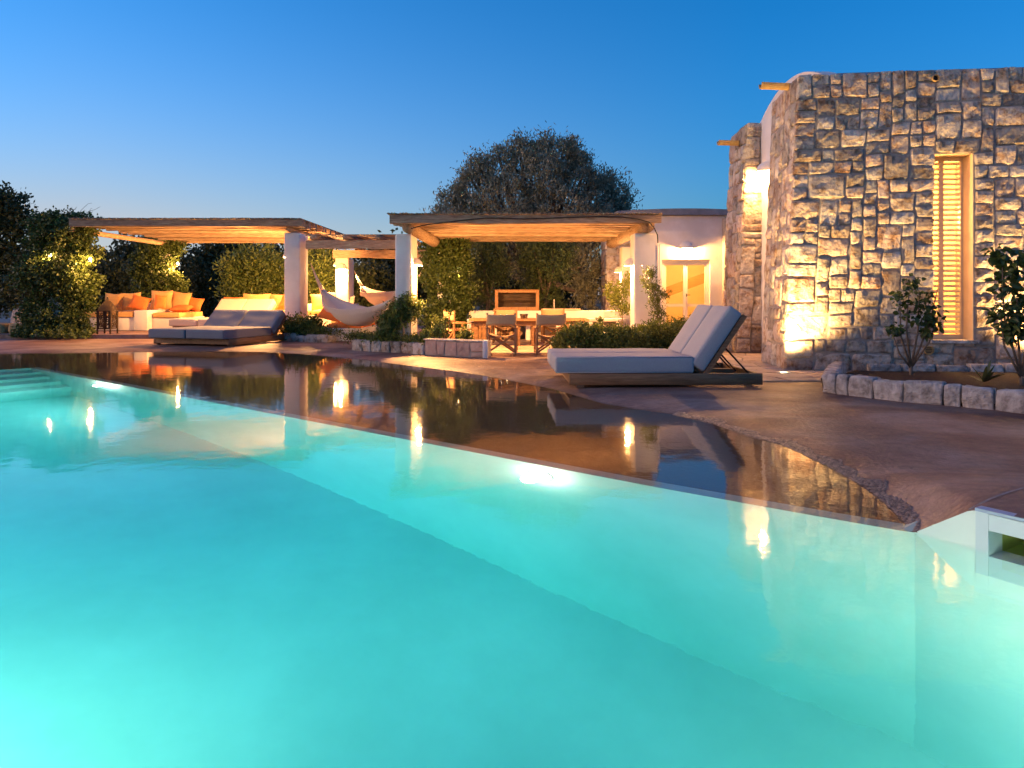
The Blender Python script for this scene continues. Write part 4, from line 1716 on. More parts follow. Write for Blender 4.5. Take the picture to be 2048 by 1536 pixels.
pillow((-6.95, 22.0, zs3), 0.8, 0.5, 0.2, (-0.2, 0, 0), 'saffron', 'wide saffron cushion behind the right half of the beige lounger', 'cushion', gl, seed=11)
pillow((-6.7, 21.7, zs3), 0.5, 0.38, 0.18, (-0.3, 0.3, 0), 'orange', 'low orange cushion tucked behind the beige lounger', 'cushion', gl, seed=12)
pillow((-5.75, 21.75, zs3), 0.55, 0.5, 0.2, (-0.2, -0.1, 0.2), 'saffron', 'saffron cushion just left of the lounge column', 'cushion', gl, seed=13)
pillow((-5.35, 22.0, zs3), 0.75, 0.58, 0.2, (-0.2, 0, 0), 'saffron', 'large saffron cushion partly behind the lounge column', 'cushion', gl, seed=14)
pillow((-4.98, 21.8, zs3), 0.5, 0.45, 0.2, (-0.2, 0, 0), 'cream', 'cream cushion seen right of the lounge column', 'cushion', gl, seed=15)
pillow((-4.28, 17.4, 0.401), 0.75, 0.55, 0.24, (-0.85, 0.25, -0.25), 'orange', 'bright orange cushion on the bench beneath the hammock', 'cushion', gl, seed=16)
pillow((-4.0, 17.9, 0.401), 0.7, 0.5, 0.22, (-1.3, 0.0, 0.1), 'saffron', 'saffron cushion lying flat under the hammock', 'cushion', gl, seed=17)
pillow((-4.75, 20.9, 0.0), 0.9, 0.6, 0.45, (-1.2, 0.1, 0.2), 'cream', 'big cream floor cushion before the far hammock column', 'cushion', gl, seed=18)

# ------------------------------------------------------------------ lantern
lt = P(215, 667, 17.75)
lt.z = TZ
lan = thing('floor_lantern', lt, 'dark pierced iron floor lantern with pointed dome beside the ivy', 'lantern')
w_, hb_ = 0.17, 0.44
z0_ = lt.z + 0.12
for sx in (-1, 1):
    for sy in (-1, 1):
        b = MB()
        b.bar((lt.x + sx * (w_ - 0.012), lt.y + sy * (w_ - 0.012), lt.z), (lt.x + sx * (w_ - 0.012), lt.y + sy * (w_ - 0.012), z0_ + hb_), 0.03, 0.03)
        b.build('leg', M['iron'], lan)
for ax in range(4):
    R_ = Matrix.Rotation(ax * math.pi / 2, 3, 'Z')
    b = MB()
    yq = -w_ + 0.006
    for z in (0.012, hb_ - 0.012, hb_ - 0.05):
        b.box((0, yq, z), (2 * w_ - 0.05, 0.008, 0.024))
    for sx in (-1, 1):
        b.box((sx * (w_ - 0.045), yq, hb_ / 2), (0.03, 0.008, hb_ - 0.03))
    cz_ = hb_ * 0.46
    for k in range(16):
        a = 2 * math.pi * k / 16
        for r0, r1, ww in ((0.015, 0.075, 0.007), (0.07, 0.15, 0.014)):
            aa = a + (math.pi / 16 if r0 > 0.05 else 0)
            p0_ = Vector((math.cos(aa) * r0, yq, cz_ + math.sin(aa) * r0 * 1.2))
            p1_ = Vector((math.cos(aa) * r1 * 0.85, yq, cz_ + math.sin(aa) * r1 * 1.2))
            b.bar(p0_, p1_, 0.006, ww)
    for r in (0.075, 0.125):
        pts = [(math.cos(t) * r, yq, cz_ + math.sin(t) * r * 1.2) for t in [2 * math.pi * k / 24 for k in range(25)]]
        b.tube(pts, 0.008, 5, False)
    b.v = [tuple(R_ @ Vector(v) + Vector((lt.x, lt.y, z0_))) for v in b.v]
    b.build('pierced_panel', M['iron'], lan)
b = MB()
prof_ = [(w_ * 1.06, 0.0), (w_ * 1.06, 0.012), (w_ * 1.0, 0.03), (w_ * 0.96, 0.09), (w_ * 0.78, 0.16), (w_ * 0.5, 0.22), (w_ * 0.2, 0.27), (0.012, 0.30), (0.022, 0.32), (0.004, 0.35)]
o_ = []
for r, z in prof_:
    for k in range(16):
        a = 2 * math.pi * k / 16 + math.pi / 16
        q = 1.0 if z > 0.1 else 1.0
        rr_ = r * (1 + 0.18 * (abs(math.cos(2 * a)) < 0.5) * (z < 0.1))
        b.v.append((lt.x + rr_ * math.cos(a), lt.y + rr_ * math.sin(a), z0_ + hb_ + z))
for i in range(len(prof_) - 1):
    for k in range(16):
        k2 = (k + 1) % 16
        b.f.append((i * 16 + k, i * 16 + k2, (i + 1) * 16 + k2, (i + 1) * 16 + k))
b.build('dome', M['iron'], lan, smooth=True)


# ------------------------------------------------------------------ hammocks
def hammock(A, B_, sag, width, label, seed):
    A, B_ = Vector(A), Vector(B_)
    base = A.lerp(B_, 0.5)
    th = thing('hammock', base, label, 'hammock')
    d = (B_ - A)
    side = Vector((-d.y, d.x, 0)).normalized()
    n, m = 22, 9
    b = MB()
    t0, t1 = 0.14, 0.86
    pts = {}

    def axis(t):
        return A.lerp(B_, t) + Vector((0, 0, -sag * (1 - (2 * t - 1) ** 2)))

    for i in range(n):
        t = t0 + (t1 - t0) * i / (n - 1)
        ww = width * (0.10 + 0.90 * math.sin(math.pi * (i / (n - 1))) ** 1.1)
        for j in range(m):
            s = 2 * j / (m - 1) - 1
            p = axis(t) + side * (s * ww / 2) + Vector((0, 0, 0.42 * ww * (s * s) + 0.01 * math.sin(9 * s + 5 * t)))
            b.v.append(tuple(p))
    for i in range(n - 1):
        for j in range(m - 1):
            a = i * m + j
            b.f.append((a, a + 1, a + m + 1, a + m))
    bed = b.build('bed', M['hammock'], th, smooth=True)
    md = bed.modifiers.new('thick', 'SOLIDIFY')
    md.thickness = 0.012
    bedv = b.v
    for end, P0, i in (('a', A, 0), ('b', B_, n - 1)):
        b = MB()
        for j in range(m):
            b.tube([P0, Vector(P0).lerp(Vector(bedv[i * m + j]), 0.55) + Vector((0, 0, -0.02)), bedv[i * m + j]], 0.007, 5)
        b.build('suspension_cords', M['hammock'], th, smooth=True)
    # fringe along the near side
    b = MB()
    rr = random.Random(seed)
    for i in range(3, n - 3):
        for q in range(5):
            t = q / 5
            j = 0 if bedv[i * m][1] < bedv[i * m + m - 1][1] else m - 1
            p = Vector(bedv[i * m + j]).lerp(Vector(bedv[(i + 1) * m + j]), t)
            L_ = 0.10 + 0.02 * rr.random()
            b.tube([p, p + Vector((rr.uniform(-0.01, 0.01), -0.005, -L_))], 0.004, 4)
    b.build('fringe', M['hammock'], th)
    return th


hammock(P(621, 526, 18.0), (c1x0 + 0.12, 14.38, 1.5), 1.32, 0.95, 'cream woven hammock slung from the lounge column in front', 1)
hammock(P(708, 541, 21.9), (-2.12, 17.4, 1.7), 1.05, 1.0, 'cream hammock hung from the far lit column behind the other', 2)

# driftwood on the bench
b = MB()
dw = [P(641, 572, 20.5), P(648, 590, 20.5), P(653, 598, 20.45), P(657, 612, 20.4), P(664, 622, 20.4), P(668, 640, 20.4), P(670, 668, 20.4)]
b.tube(dw, [0.06, 0.09, 0.08, 0.11, 0.10, 0.08, 0.1], 8)
tag(b.build('driftwood_branch', M['clay'], smooth=True), 'gnarled pale driftwood branch standing left of the lit far column', 'driftwood')

# ------------------------------------------------------------------ outdoor kitchen, grill, table, chairs
kt = thing('kitchen_counter', (0.6, 17.0, 0), 'long white masonry outdoor kitchen counter behind the table', 'counter')
kz = 0.675
kx0, kx1 = (936 - 1024) * 17.0 / F, 2.6
b = MB().box2((kx0, 17.35, 0), (kx1, 17.6, kz))
bevel_ob(b.build('back_wall', M['plaster'], kt), 0.015, 2)
b = MB().box2((kx0, 16.6, 0.44), (kx1, 17.345, 0.50))
bevel_ob(b.build('worktop', M['plaster'], kt), 0.01, 1)
for x in (kx0 + 0.002, kx0 + 0.58, 0.32, 1.02, 1.75, 2.4):
    b = MB().box2((x, 16.62, 0.012), (x + 0.1, 17.345, 0.438))
    b.build('pier', M['plaster'], kt)
for x0_, x1_ in ((kx0 + 0.12, kx0 + 0.56), (1.15, 1.72)):
    b = MB()
    n_ = 4
    for k in range(n_):
        xa = x0_ + (x1_ - x0_) * k / n_
        b.box2((xa + 0.004, 16.66, 0.03), (xa + (x1_ - x0_) / n_ - 0.004, 16.69, 0.43))
    b.build('plank_door', M['chairwood'], kt)
# firewood
rr = random.Random(4)
for k in range(16):
    x = 0.05 + (k % 6) * 0.1 - 0.42 + 0.05 * ((k // 6) % 2) + rr.uniform(-0.01, 0.01)
    z = 0.07 + (k // 6) * 0.10
    r = 0.05 + rr.uniform(-0.008, 0.006)
    b = MB()
    if k % 2:
        b.tube([(0, 0, 0), (0, 0.55, 0)], r, 8)
    else:
        pts = [(math.cos(a) * r, math.sin(a) * r) for a in (0.2, 0.7, 1.3, 1.9, 2.5, 2.9)] + [(0, -r * 0.75)]
        n_ = len(pts)
        b.add([(a, y, c) for y in (0, 0.55) for a, c in pts], [tuple(range(n_))[::-1], tuple(range(n_, 2 * n_))] + [(q, (q + 1) % n_, n_ + (q + 1) % n_, n_ + q) for q in range(n_)])
    o = b.build('firewood_log', M['firewood'], smooth=False)
    o.location = (x, 16.68 + rr.uniform(-0.04, 0.02), z - 0.002)
    row = ('bottom', 'middle', 'top')[k // 6]
    pos = ('first', 'second', 'third', 'fourth', 'fifth', 'sixth')[k % 6]
    tag(o, '%s firewood log from the left in the %s row under the counter' % (pos, row), 'firewood', 'firewood stacked under the kitchen counter')
# grill cabinet
gx0, gx1 = P(990, 0, 17.4).x, P(1078, 0, 17.4).x
gz0, gz1 = kz + 0.001, CZ + (YH - 581) * 17.4 / F
gr = thing('grill_cabinet', ((gx0 + gx1) / 2, 17.4, kz), 'open fronted wooden grill cabinet standing on the white counter', 'grill')
fr = 0.075
for a_, c_ in (((gx0, 17.36, gz0), (gx0 + fr, 17.40, gz1)), ((gx1 - fr, 17.36, gz0), (gx1, 17.40, gz1)),
               ((gx0 + fr, 17.362, gz0), (gx1 - fr, 17.398, gz0 + 0.085)), ((gx0 + fr, 17.362, gz1 - 0.05), (gx1 - fr, 17.398, gz1))):
    b = MB().box2(a_, c_)
    b.build('frame_board', M['chairwood'], gr)
b = MB()
b.box2((gx0 + 0.003, 17.401, gz0), (gx0 + 0.03, 17.7, gz1 - 0.002))
b.box2((gx1 - 0.03, 17.401, gz0), (gx1 - 0.003, 17.7, gz1 - 0.002))
b.build('side_board', M['chairwood'], gr)
for k in range(6):
    za = gz0 + (gz1 - gz0) * k / 6
    b = MB().box2((gx0 + 0.03, 17.66, za + 0.003), (gx1 - 0.03, 17.69, za + (gz1 - gz0) / 6 - 0.003))
    b.build('back_plank', M['barkdark'] if 0 < k < 5 else M['teak'], gr)  # middle back planks darker than the top and bottom ones
b = MB().box2((gx0 - 0.01, 17.33, gz1), (gx1 + 0.01, 17.72, gz1 + 0.02))
b.build('top_board', M['chairwood'], gr)
b = MB()
b.tube([(gx0 + fr, 17.45, gz0 + 0.24), (gx1 - fr, 17.45, gz0 + 0.24)], 0.008, 6)
for k in range(14):
    x = gx0 + fr + (gx1 - gx0 - 2 * fr) * (k + 0.5) / 14
    b.tube([(x, 17.45, gz0 + 0.24), (x, 17.64, gz0 + 0.24)], 0.004, 4)
b.build('grill_rack', M['iron'], gr)
# tap and trough on counter
tp = P(1108, 605, 17.45)
tap = thing('garden_tap', (tp.x, 17.45, kz), 'slim upright tap on the kitchen counter right of the grill', 'tap')
b = MB().tube([(tp.x, 17.45, kz), (tp.x, 17.45, kz + 0.27)], 0.016, 8)
b.build('post', M['steel'], tap, smooth=True)
b = MB().tube([(tp.x, 17.45, kz + 0.2), (tp.x, 17.33, kz + 0.2), (tp.x, 17.31, kz + 0.16)], 0.011, 8)
b.build('spout', M['steel'], tap, smooth=True)
tr0, tr1 = P(1085, 0, 17.45).x, P(1160, 0, 17.45).x
b = MB()
b.box2((tr0, 17.36, kz + 0.001), (tr1, 17.40, kz + 0.05))
tag(b.build('counter_ledge', M['flag']), 'thin terracotta ledge on the counter beside the tap', 'ledge')

# table
tb = thing('dining_table', (0.33, 14.9, 0.012), 'long dark timber dining table on the paved floor', 'table')
tz = 0.56
tx0, tx1 = P(938, 0, 14.7).x, P(1178, 0, 14.7).x
for k in range(6):
    b = MB().box2((tx0, 14.6 + k * 0.14, tz - 0.035), (tx1, 14.6 + k * 0.14 + 0.134, tz))
    b.build('top_plank', M['chairwood'], tb)
b = MB()
b.box2((tx0 + 0.1, 14.66, tz - 0.13), (tx1 - 0.1, 14.69, tz - 0.036))
b.box2((tx0 + 0.1, 15.3, tz - 0.13), (tx1 - 0.1, 15.33, tz - 0.036))
b.build('apron', M['teak'], tb)
for x in (tx0 + 0.14, P(1037, 0, 14.7).x, P(1066, 0, 14.7).x, tx1 - 0.14):
    for y in (14.71, 15.27):
        b = MB().box2((x - 0.035, y - 0.035 + 0.002, 0.016), (x + 0.035, y + 0.033, tz - 0.036))
        b.build('leg', M['teak'], tb)
for k, (px, lab) in enumerate(((1048, 'glass candle bowl between the two director chairs'), (1002, 'small glass seen over the left director chair'), (1014, 'small glass second from the left on the table'))):
    p = P(px, 0, 14.9)
    r = 0.085 if k == 0 else 0.03
    hh = 0.10 if k == 0 else 0.085
    cn = thing('candle_glass', (p.x, 14.9, tz), lab, 'candle', 'glasses on the dining table')
    b = MB().lathe([(r * 0.8, 0.002), (r, hh), (r * 0.94, hh), (r * 0.74, 0.012), (0.001, 0.012)], (p.x, 14.9, tz), 16)
    b.build('glass', M['glass'], cn, smooth=True)
    b = MB().lathe([(r * 0.5, 0.013), (r * 0.5, 0.045), (0.001, 0.047)], (p.x, 14.9, tz), 12)
    b.build('wax', M['cream'], cn, smooth=True)
    b = MB().lathe([(0.001, 0.05), (0.009, 0.06), (0.006, 0.075), (0.001, 0.09)], (p.x, 14.9, tz), 8)
    b.build('flame', M['candle'], cn, smooth=True)


def director_chair(label):
    th = thing('director_chair', (0, 0, 0), label, 'chair', 'folding director chairs round the table')
    w, d = 0.245, 0.20
    for sx in (-1, 1):
        b = MB().bar((sx * w, -d, 0.0), (sx * w, -d, 0.73), 0.034, 0.034)
        b.build('back_post', M['chairwood'], th)
        b = MB().bar((sx * w, d, 0.0), (sx * w, d, 0.46), 0.034, 0.034)
        b.build('front_post', M['chairwood'], th)
        b = MB().box((sx * w, 0.02, 0.475), (0.05, 0.5, 0.026))
        bevel_ob(b.build('armrest', M['chairwood'], th), 0.006, 1)
        b = MB().box((sx * w, 0, 0.05), (0.026, 2 * d - 0.036, 0.03))
        b.build('foot_rail', M['chairwood'], th)
        b = MB().box((sx * (w - 0.028), 0, 0.345), (0.026, 2 * d + 0.04, 0.03))
        b.build('seat_rail', M['chairwood'], th)
    for y in (-d + 0.035, d - 0.035):
        for sx in (-1, 1):
            yy = y + sx * 0.014
            b = MB().bar((sx * (w - 0.02), yy, 0.05), (-sx * (w - 0.03), yy, 0.345), 0.024, 0.032)
            b.build('cross_leg', M['chairwood'], th)
    b = MB()
    n = 9
    for j in range(2):
        for i in range(n):
            s = 2 * i / (n - 1) - 1
            b.v.append((s * (w - 0.03), -d + 0.01 + j * (2 * d - 0.02), 0.362 - 0.05 * (1 - s * s)))
    b.f += [(i, i + 1, n + i + 1, n + i) for i in range(n - 1)]
    o = b.build('seat_canvas', M['canvas'], th, smooth=True)
    o.modifiers.new('thick', 'SOLIDIFY').thickness = 0.006
    b = MB()
    m_ = 5
    for j in range(m_):
        for i in range(n):
            s = 2 * i / (n - 1) - 1
            v = j / (m_ - 1)
            b.v.append((s * (w + 0.018), -d - 0.02 - 0.028 * (1 - s * s) * 1.0 + 0.004 * math.sin(7 * s + 4 * v), 0.51 + 0.20 * v - 0.012 * (1 - s * s) * (2 * v - 1)))
    for j in range(m_ - 1):
        for i in range(n - 1):
            a = j * n + i
            b.f.append((a, a + 1, a + n + 1, a + n))
    o = b.build('back_canvas', M['canvas'], th, smooth=True)
    o.modifiers.new('thick', 'SOLIDIFY').thickness = 0.008
    return th


ch = director_chair('left director chair of the pair with its back to the pool')
pa = G(1004, 711)
ch.location = (pa.x, pa.y + 0.28, 0.003)
ch.rotation_euler = (0, 0, math.radians(-4))
c2 = copy_thing(ch)
pb = G(1101, 711)
c2.location = (pb.x, pb.y + 0.28, 0.003)
c2.rotation_euler = (0, 0, math.radians(4))
c2['label'] = 'right director chair of the pair beside the clipped shrubs'
c3 = copy_thing(ch)
c3.location = ((915 - 1024) * 14.6 / F, 14.8, 0.008)
c3.rotation_euler = (0, 0, math.radians(-62))
c3['label'] = 'director chair turned sideways behind the stone planter'
c4 = copy_thing(ch)
c4.location = ((1010 - 1024) * 15.8 / F, 15.8, 0.018)
c4.rotation_euler = (0, 0, math.radians(178))
c4['label'] = 'director chair on the far side of the table, left'
c5 = copy_thing(ch)
c5.location = ((1108 - 1024) * 15.8 / F, 15.8, 0.018)
c5.rotation_euler = (0, 0, math.radians(184))
c5['label'] = 'director chair on the far side of the table, right'


# ------------------------------------------------------------------ stone edged planting beds
def block(b, p0, p1, nv, h, depth, seed, z0=0.0, sub=5):
    """one rough kerb block between ground points p0-p1 (front face), going back along -nv"""
    rr = random.Random(seed)
    p0, p1, nv = Vector(p0), Vector(p1), Vector(nv)
    sv = Vector((rr.random() * 40, rr.random() * 40, 3))
    n, mm = 5, 4
    vs, fs = [], []
    lean = rr.uniform(-0.06, 0.06)
    # front, top, back strip profile
    prof2 = [(0.0, 0.0), (0.008, 0.35), (0.006, 0.90), (-0.012, 1.0), (-depth * 0.55, 1.02), (-depth, 0.99), (-depth, 0.0)]
    for i in range(n):
        t = (0, 0.06, 0.5, 0.94, 1)[i]
        e = 0.0 if 0 < i < n - 1 else 0.007
        for (o, zf) in prof2:
            tt = t + lean * (zf - 0.5) * (1 if 0 < i < n - 1 else 0.6)
            p = p0.lerp(p1, tt) + nv * (o - e * (1 if o > -0.02 else 0))
            z = h * zf * (1 if 0 < i < n - 1 else 0.975)
            q = p + Vector((0, 0, z0 + z))
            ns = noise.noise(q * 8 + sv) * 0.036 + noise.noise(q * 21 + sv) * 0.018
            q += nv * ns
            if zf > 0.5:
                q.z += noise.noise(q * 9 + sv) * 0.02
            vs.append(q)
    k = len(prof2)
    for i in range(n - 1):
        for j in range(k - 1):
            fs.append((i * k + j, (i + 1) * k + j, (i + 1) * k + j + 1, i * k + j + 1))
    fs.append(tuple(range(k)))
    fs.append(tuple((n - 1) * k + j for j in range(k))[::-1])
    b.add(vs, fs)


def soil(parent, poly, z, name='soil'):
    b = MB()
    n = len(poly)
    cx = sum(p[0] for p in poly) / n
    cy = sum(p[1] for p in poly) / n
    vs = [(cx, cy, z + 0.05)]
    for f, dz in ((0.35, 0.05), (0.7, 0.03), (1.0, 0.0)):
        for p in poly:
            x, y = cx + (p[0] - cx) * f, cy + (p[1] - cy) * f
            vs.append((x, y, z + dz + 0.03 * noise.noise(Vector((x * 3, y * 3, 1)))))
    fs = [(0, 1 + k, 1 + (k + 1) % n) for k in range(n)]
    for r in range(2):
        o = 1 + r * n
        fs += [(o + k, o + n + k, o + n + (k + 1) % n, o + (k + 1) % n) for k in range(n)]
    b.add(vs, fs)
    return b.build(name, M['soil'], parent, smooth=True)


# right bed below the stone house
rbed = thing('planting_bed', (5.2, 8.6, 0), 'curved planting bed edged with pale stone blocks before the stone house', 'planting bed')
pxs = [(1652, 786), (1672, 788), (1696, 791), (1746, 797), (1806, 804), (1886, 811), (1922, 814), (1988, 820), (2052, 828), (2120, 838), (2190, 848)]
pts = [G(*p) for p in pxs]
for k in range(len(pts) - 1):
    a, c = pts[k], pts[k + 1]
    t = (c - a).normalized()
    nv = Vector((t.y, -t.x, 0))
    if nv.y > 0:
        nv = -nv
    b = MB()
    block(b, a + t * 0.008, c - t * 0.008, nv, 0.205 + RND.uniform(-0.015, 0.02), 0.17, 300 + k)
    b.build('edge_stone', M['paleblock'], rbed, smooth=True)
bl = [pts[0] + Vector((0.0, 0.06, 0)), pts[0] + Vector((0.22, 0.55, 0)), pts[0] + Vector((0.50, 1.10, 0)), pts[0] + Vector((0.85, 1.72, 0))]
for k in range(3):
    a, c = bl[k + 1], bl[k]
    b = MB()
    t = (c - a).normalized()
    block(b, a + t * 0.01, c - t * 0.01, Vector((-0.9, 0.42, 0)), 0.19, 0.14, 330 + k)
    b.build('edge_stone', M['paleblock'], rbed, smooth=True)
for k in range(7):
    a = HC + FA * (1.0 + k * 0.42) + FN * 0.30
    c = a + FA * 0.39
    a.z = c.z = 0
    b = MB()
    block(b, a, c, FN, 0.14 + RND.uniform(-0.02, 0.02), 0.12, 340 + k)
    b.build('edge_stone', M['paleblock'], rbed, smooth=True)
poly = [(p.x, p.y + 0.06) for p in pts] + [(8.2, 9.4), (6.6, 9.62), (5.2, 9.7), (4.55, 9.65), (pts[0].x + 0.38, 8.8)]
soil(rbed, poly, 0.04)

# middle planter under the left dining column
mbed = thing('stone_planter', (-1.9, 13.3, 0), 'curved stone walled planter around the left dining column', 'planter')
mpx = [(703, 700), (724, 702), (742, 703), (762, 704), (780, 705), (803, 706), (825, 708), (848, 710)]
mpts = [G(*p) for p in mpx]
for k in range(len(mpts) - 1):
    a, c = mpts[k], mpts[k + 1]
    t = (c - a).normalized()
    nv = Vector((t.y, -t.x, 0))
    if nv.y > 0:
        nv = -nv
    b = MB()
    block(b, a + t * 0.008, c - t * 0.008, nv, 0.20, 0.2, 400 + k)
    b.build('edge_stone', M['stone'], mbed, smooth=True)
e0, e1_ = G(850, 710), G(966, 716)
tt_ = (e1_ - e0)
LL = tt_.length
tt_.normalize()
nn_ = Vector((tt_.y, -tt_.x, 0))
if nn_.y > 0:
    nn_ = -nn_
b = MB()
vs = []
for z in (0, 0.262):
    for s, n_ in ((0, 0.0), (LL, 0.0), (LL, 0.25), (0, 0.25)):
        q = e0 + tt_ * s - nn_ * n_
        vs.append((q.x, q.y, z))
b.add(vs, [(3, 2, 1, 0), (4, 5, 6, 7), (0, 1, 5, 4), (1, 2, 6, 5), (2, 3, 7, 6), (3, 0, 4, 7)])
wcore = b.build('low_wall', M['mortar'], mbed)
ashlar(wcore, LL, 0.26, 0.0865, lambda s, t: e0 + tt_ * s + Vector((0, 0, t)), nn_, 77, wr=(2, 3), hr=(1, 1), gap=0.006, depth=0.02, rough=0.012, big=0.0,
       m=mat('pink_sandstone', (0.36, 0.22, 0.17), (0.5, 0.34, 0.27), 9, 0.8, 0.5, 20, vary=0.15))
b = MB()
for s0, s1 in ((-0.02, LL),):
    vs = []
    for z in (0.264, 0.285):
        for s, n_ in ((s0, -0.03), (s1, -0.03), (s1, 0.27), (s0, 0.27)):
            q = e0 + tt_ * s - nn_ * n_
            vs.append((q.x, q.y, z))
    b.add(vs, [(3, 2, 1, 0), (4, 5, 6, 7), (0, 1, 5, 4), (1, 2, 6, 5), (2, 3, 7, 6), (3, 0, 4, 7)])
b.build('coping', M['paleblock'], mbed)
q = e0 + tt_ * (LL + 0.045)
b = MB().box((q.x, q.y + 0.1, 0.145), (0.085, 0.28, 0.29))
bevel_ob(b.build('end_post', M['plaster'], mbed), 0.012, 2)
poly = [(p.x, p.y + 0.08) for p in mpts] + [(e1_.x - 0.05, e1_.y + 0.12), (-0.9, 13.9), (-1.6, 14.9), (-2.8, 14.8), (-3.2, 14.1)]
soil(mbed, poly, 0.175)

# small left planter by the lounge column
sbed = thing('stone_planter', (-4.9, 16.5, 0), 'small low stone planter at the foot of the lounge column', 'planter')
spx = [(566, 682), (590, 683), (612, 684), (634, 685), (655, 685), (671, 684)]
spts = [G(*p) for p in spx]
for k in range(len(spts) - 1):
    a, c = spts[k], spts[k + 1]
    t = (c - a).normalized()
    nv = Vector((t.y, -t.x, 0))
    if nv.y > 0:
        nv = -nv
    b = MB()
    block(b, a + t * 0.008, c - t * 0.008, nv, 0.15 + RND.uniform(-0.02, 0.03), 0.2, 430 + k)
    b.build('edge_stone', M['stone'], sbed, smooth=True)
soil(sbed, [(p.x, p.y + 0.08) for p in spts] + [(-4.2, 17.3), (-5.0, 17.42), (-5.6, 17.3)], 0.12)


# ------------------------------------------------------------------ boulders at the far left
def boulder(c, size, seed, label, m='flag', sub=3):
    bm = bmesh.new()
    bmesh.ops.create_cube(bm, size=2)
    bmesh.ops.subdivide_edges(bm, edges=bm.edges[:], cuts=5, use_grid_fill=True)
    sv = Vector((seed * 3.1, seed * 1.7, seed))
    for v in bm.verts:
        p = v.co.copy()
        l = max(abs(p.x), abs(p.y), abs(p.z))
        sph = p.normalized()
        q = p.lerp(sph * 1.25, 0.35)
        q *= 1 + 0.12 * noise.noise(p * 1.1 + sv) + 0.05 * noise.noise(p * 4 + sv)
        v.co = Vector((q.x * size[0] / 2, q.y * size[1] / 2, q.z * size[2] / 2))
    me = bpy.data.meshes.new('boulder')
    bm.to_mesh(me)
    bm.free()
    me.materials.append(M[m])
    me.polygons.foreach_set('use_smooth', [True] * len(me.polygons))
    o = bpy.data.objects.new('boulder', me)
    COL.objects.link(o)
    zmin = min(v.co.z for v in me.vertices)
    o.location = (c[0], c[1], c[2] - zmin - 0.02)
    return tag(o, label, 'boulder', 'rocks at the left edge of the deck')


p = G(32, 675)
boulder((p.x, p.y + 0.3, 0), (0.46, 0.5, 0.34), 3, 'squared sandstone block at the left edge of the deck', 'clay')
p = G(2, 675)
boulder((p.x - 0.18, p.y + 0.3, 0), (0.42, 0.5, 0.33), 5, 'sandstone block cut by the left picture edge', 'clay')
p = G(6, 668)
boulder((p.x - 0.02, p.y + 0.75, 0), (0.36, 0.36, 0.62), 8, 'pitted yellowish rock standing behind the squared blocks', 'stone')


# ------------------------------------------------------------------ foliage
def leaf_cloud(lumps, n, L, W, seed, clump=0.18, per=26, shell=0.55, up=0.25, droop=0.0):
    """lumps: rows (x,y,z,rx,ry,rz); returns verts (4n,3)"""
    rg = np.random.default_rng(seed)
    lumps = np.array(lumps, float)
    vol = (lumps[:, 3] * lumps[:, 4] * lumps[:, 5]) ** 0.67
    nc = max(1, n // per)
    idx = rg.choice(len(lumps), nc, p=vol / vol.sum())
    d = rg.normal(size=(nc, 3))
    d /= np.linalg.norm(d, axis=1)[:, None]
    r = shell + (1 - shell) * rg.random(nc) ** 0.6
    c = lumps[idx, :3] + d * r[:, None] * lumps[idx, 3:]
    out = d
    ci = np.repeat(np.arange(nc), per)
    m = len(ci)
    sz = clump * rg.uniform(0.5, 1.3, nc)
    pos = c[ci] + rg.normal(size=(m, 3)) * sz[ci][:, None] * 0.55
    a = out[ci] * 0.6 + rg.normal(size=(m, 3)) * 0.75
    a[:, 2] += up - droop
    a /= np.linalg.norm(a, axis=1)[:, None]
    t = rg.normal(size=(m, 3))
    bv = np.cross(a, t)
    bv /= np.linalg.norm(bv, axis=1)[:, None] + 1e-9
    l = L * rg.uniform(0.6, 1.25, m)[:, None]
    w = W * rg.uniform(0.7, 1.2, m)[:, None]
    nn = np.cross(a, bv)
    v = np.empty((m, 4, 3))
    v[:, 0] = pos - a * l / 2
    v[:, 1] = pos + bv * w / 2 + nn * w * 0.15 + a * l * 0.05
    v[:, 2] = pos + a * l / 2
    v[:, 3] = pos - bv * w / 2 + nn * w * 0.15 + a * l * 0.05
    return v.reshape(-1, 3)


def mesh_quads(name, v, m, parent):
    n = len(v) // 4
    me = bpy.data.meshes.new(name)
    me.vertices.add(len(v))
    lo = np.array(parent['_o']) if parent is not None else np.zeros(3)
    me.vertices.foreach_set('co', (v - lo).astype(np.float32).ravel())
    me.loops.add(4 * n)
    me.loops.foreach_set('vertex_index', np.arange(4 * n, dtype=np.int32))
    me.polygons.add(n)
    me.polygons.foreach_set('loop_start', np.arange(0, 4 * n, 4, dtype=np.int32))
    me.update(calc_edges=True)
    me.materials.append(M[m])
    o = bpy.data.objects.new(name, me)
    COL.objects.link(o)
    o.parent = parent
    return o


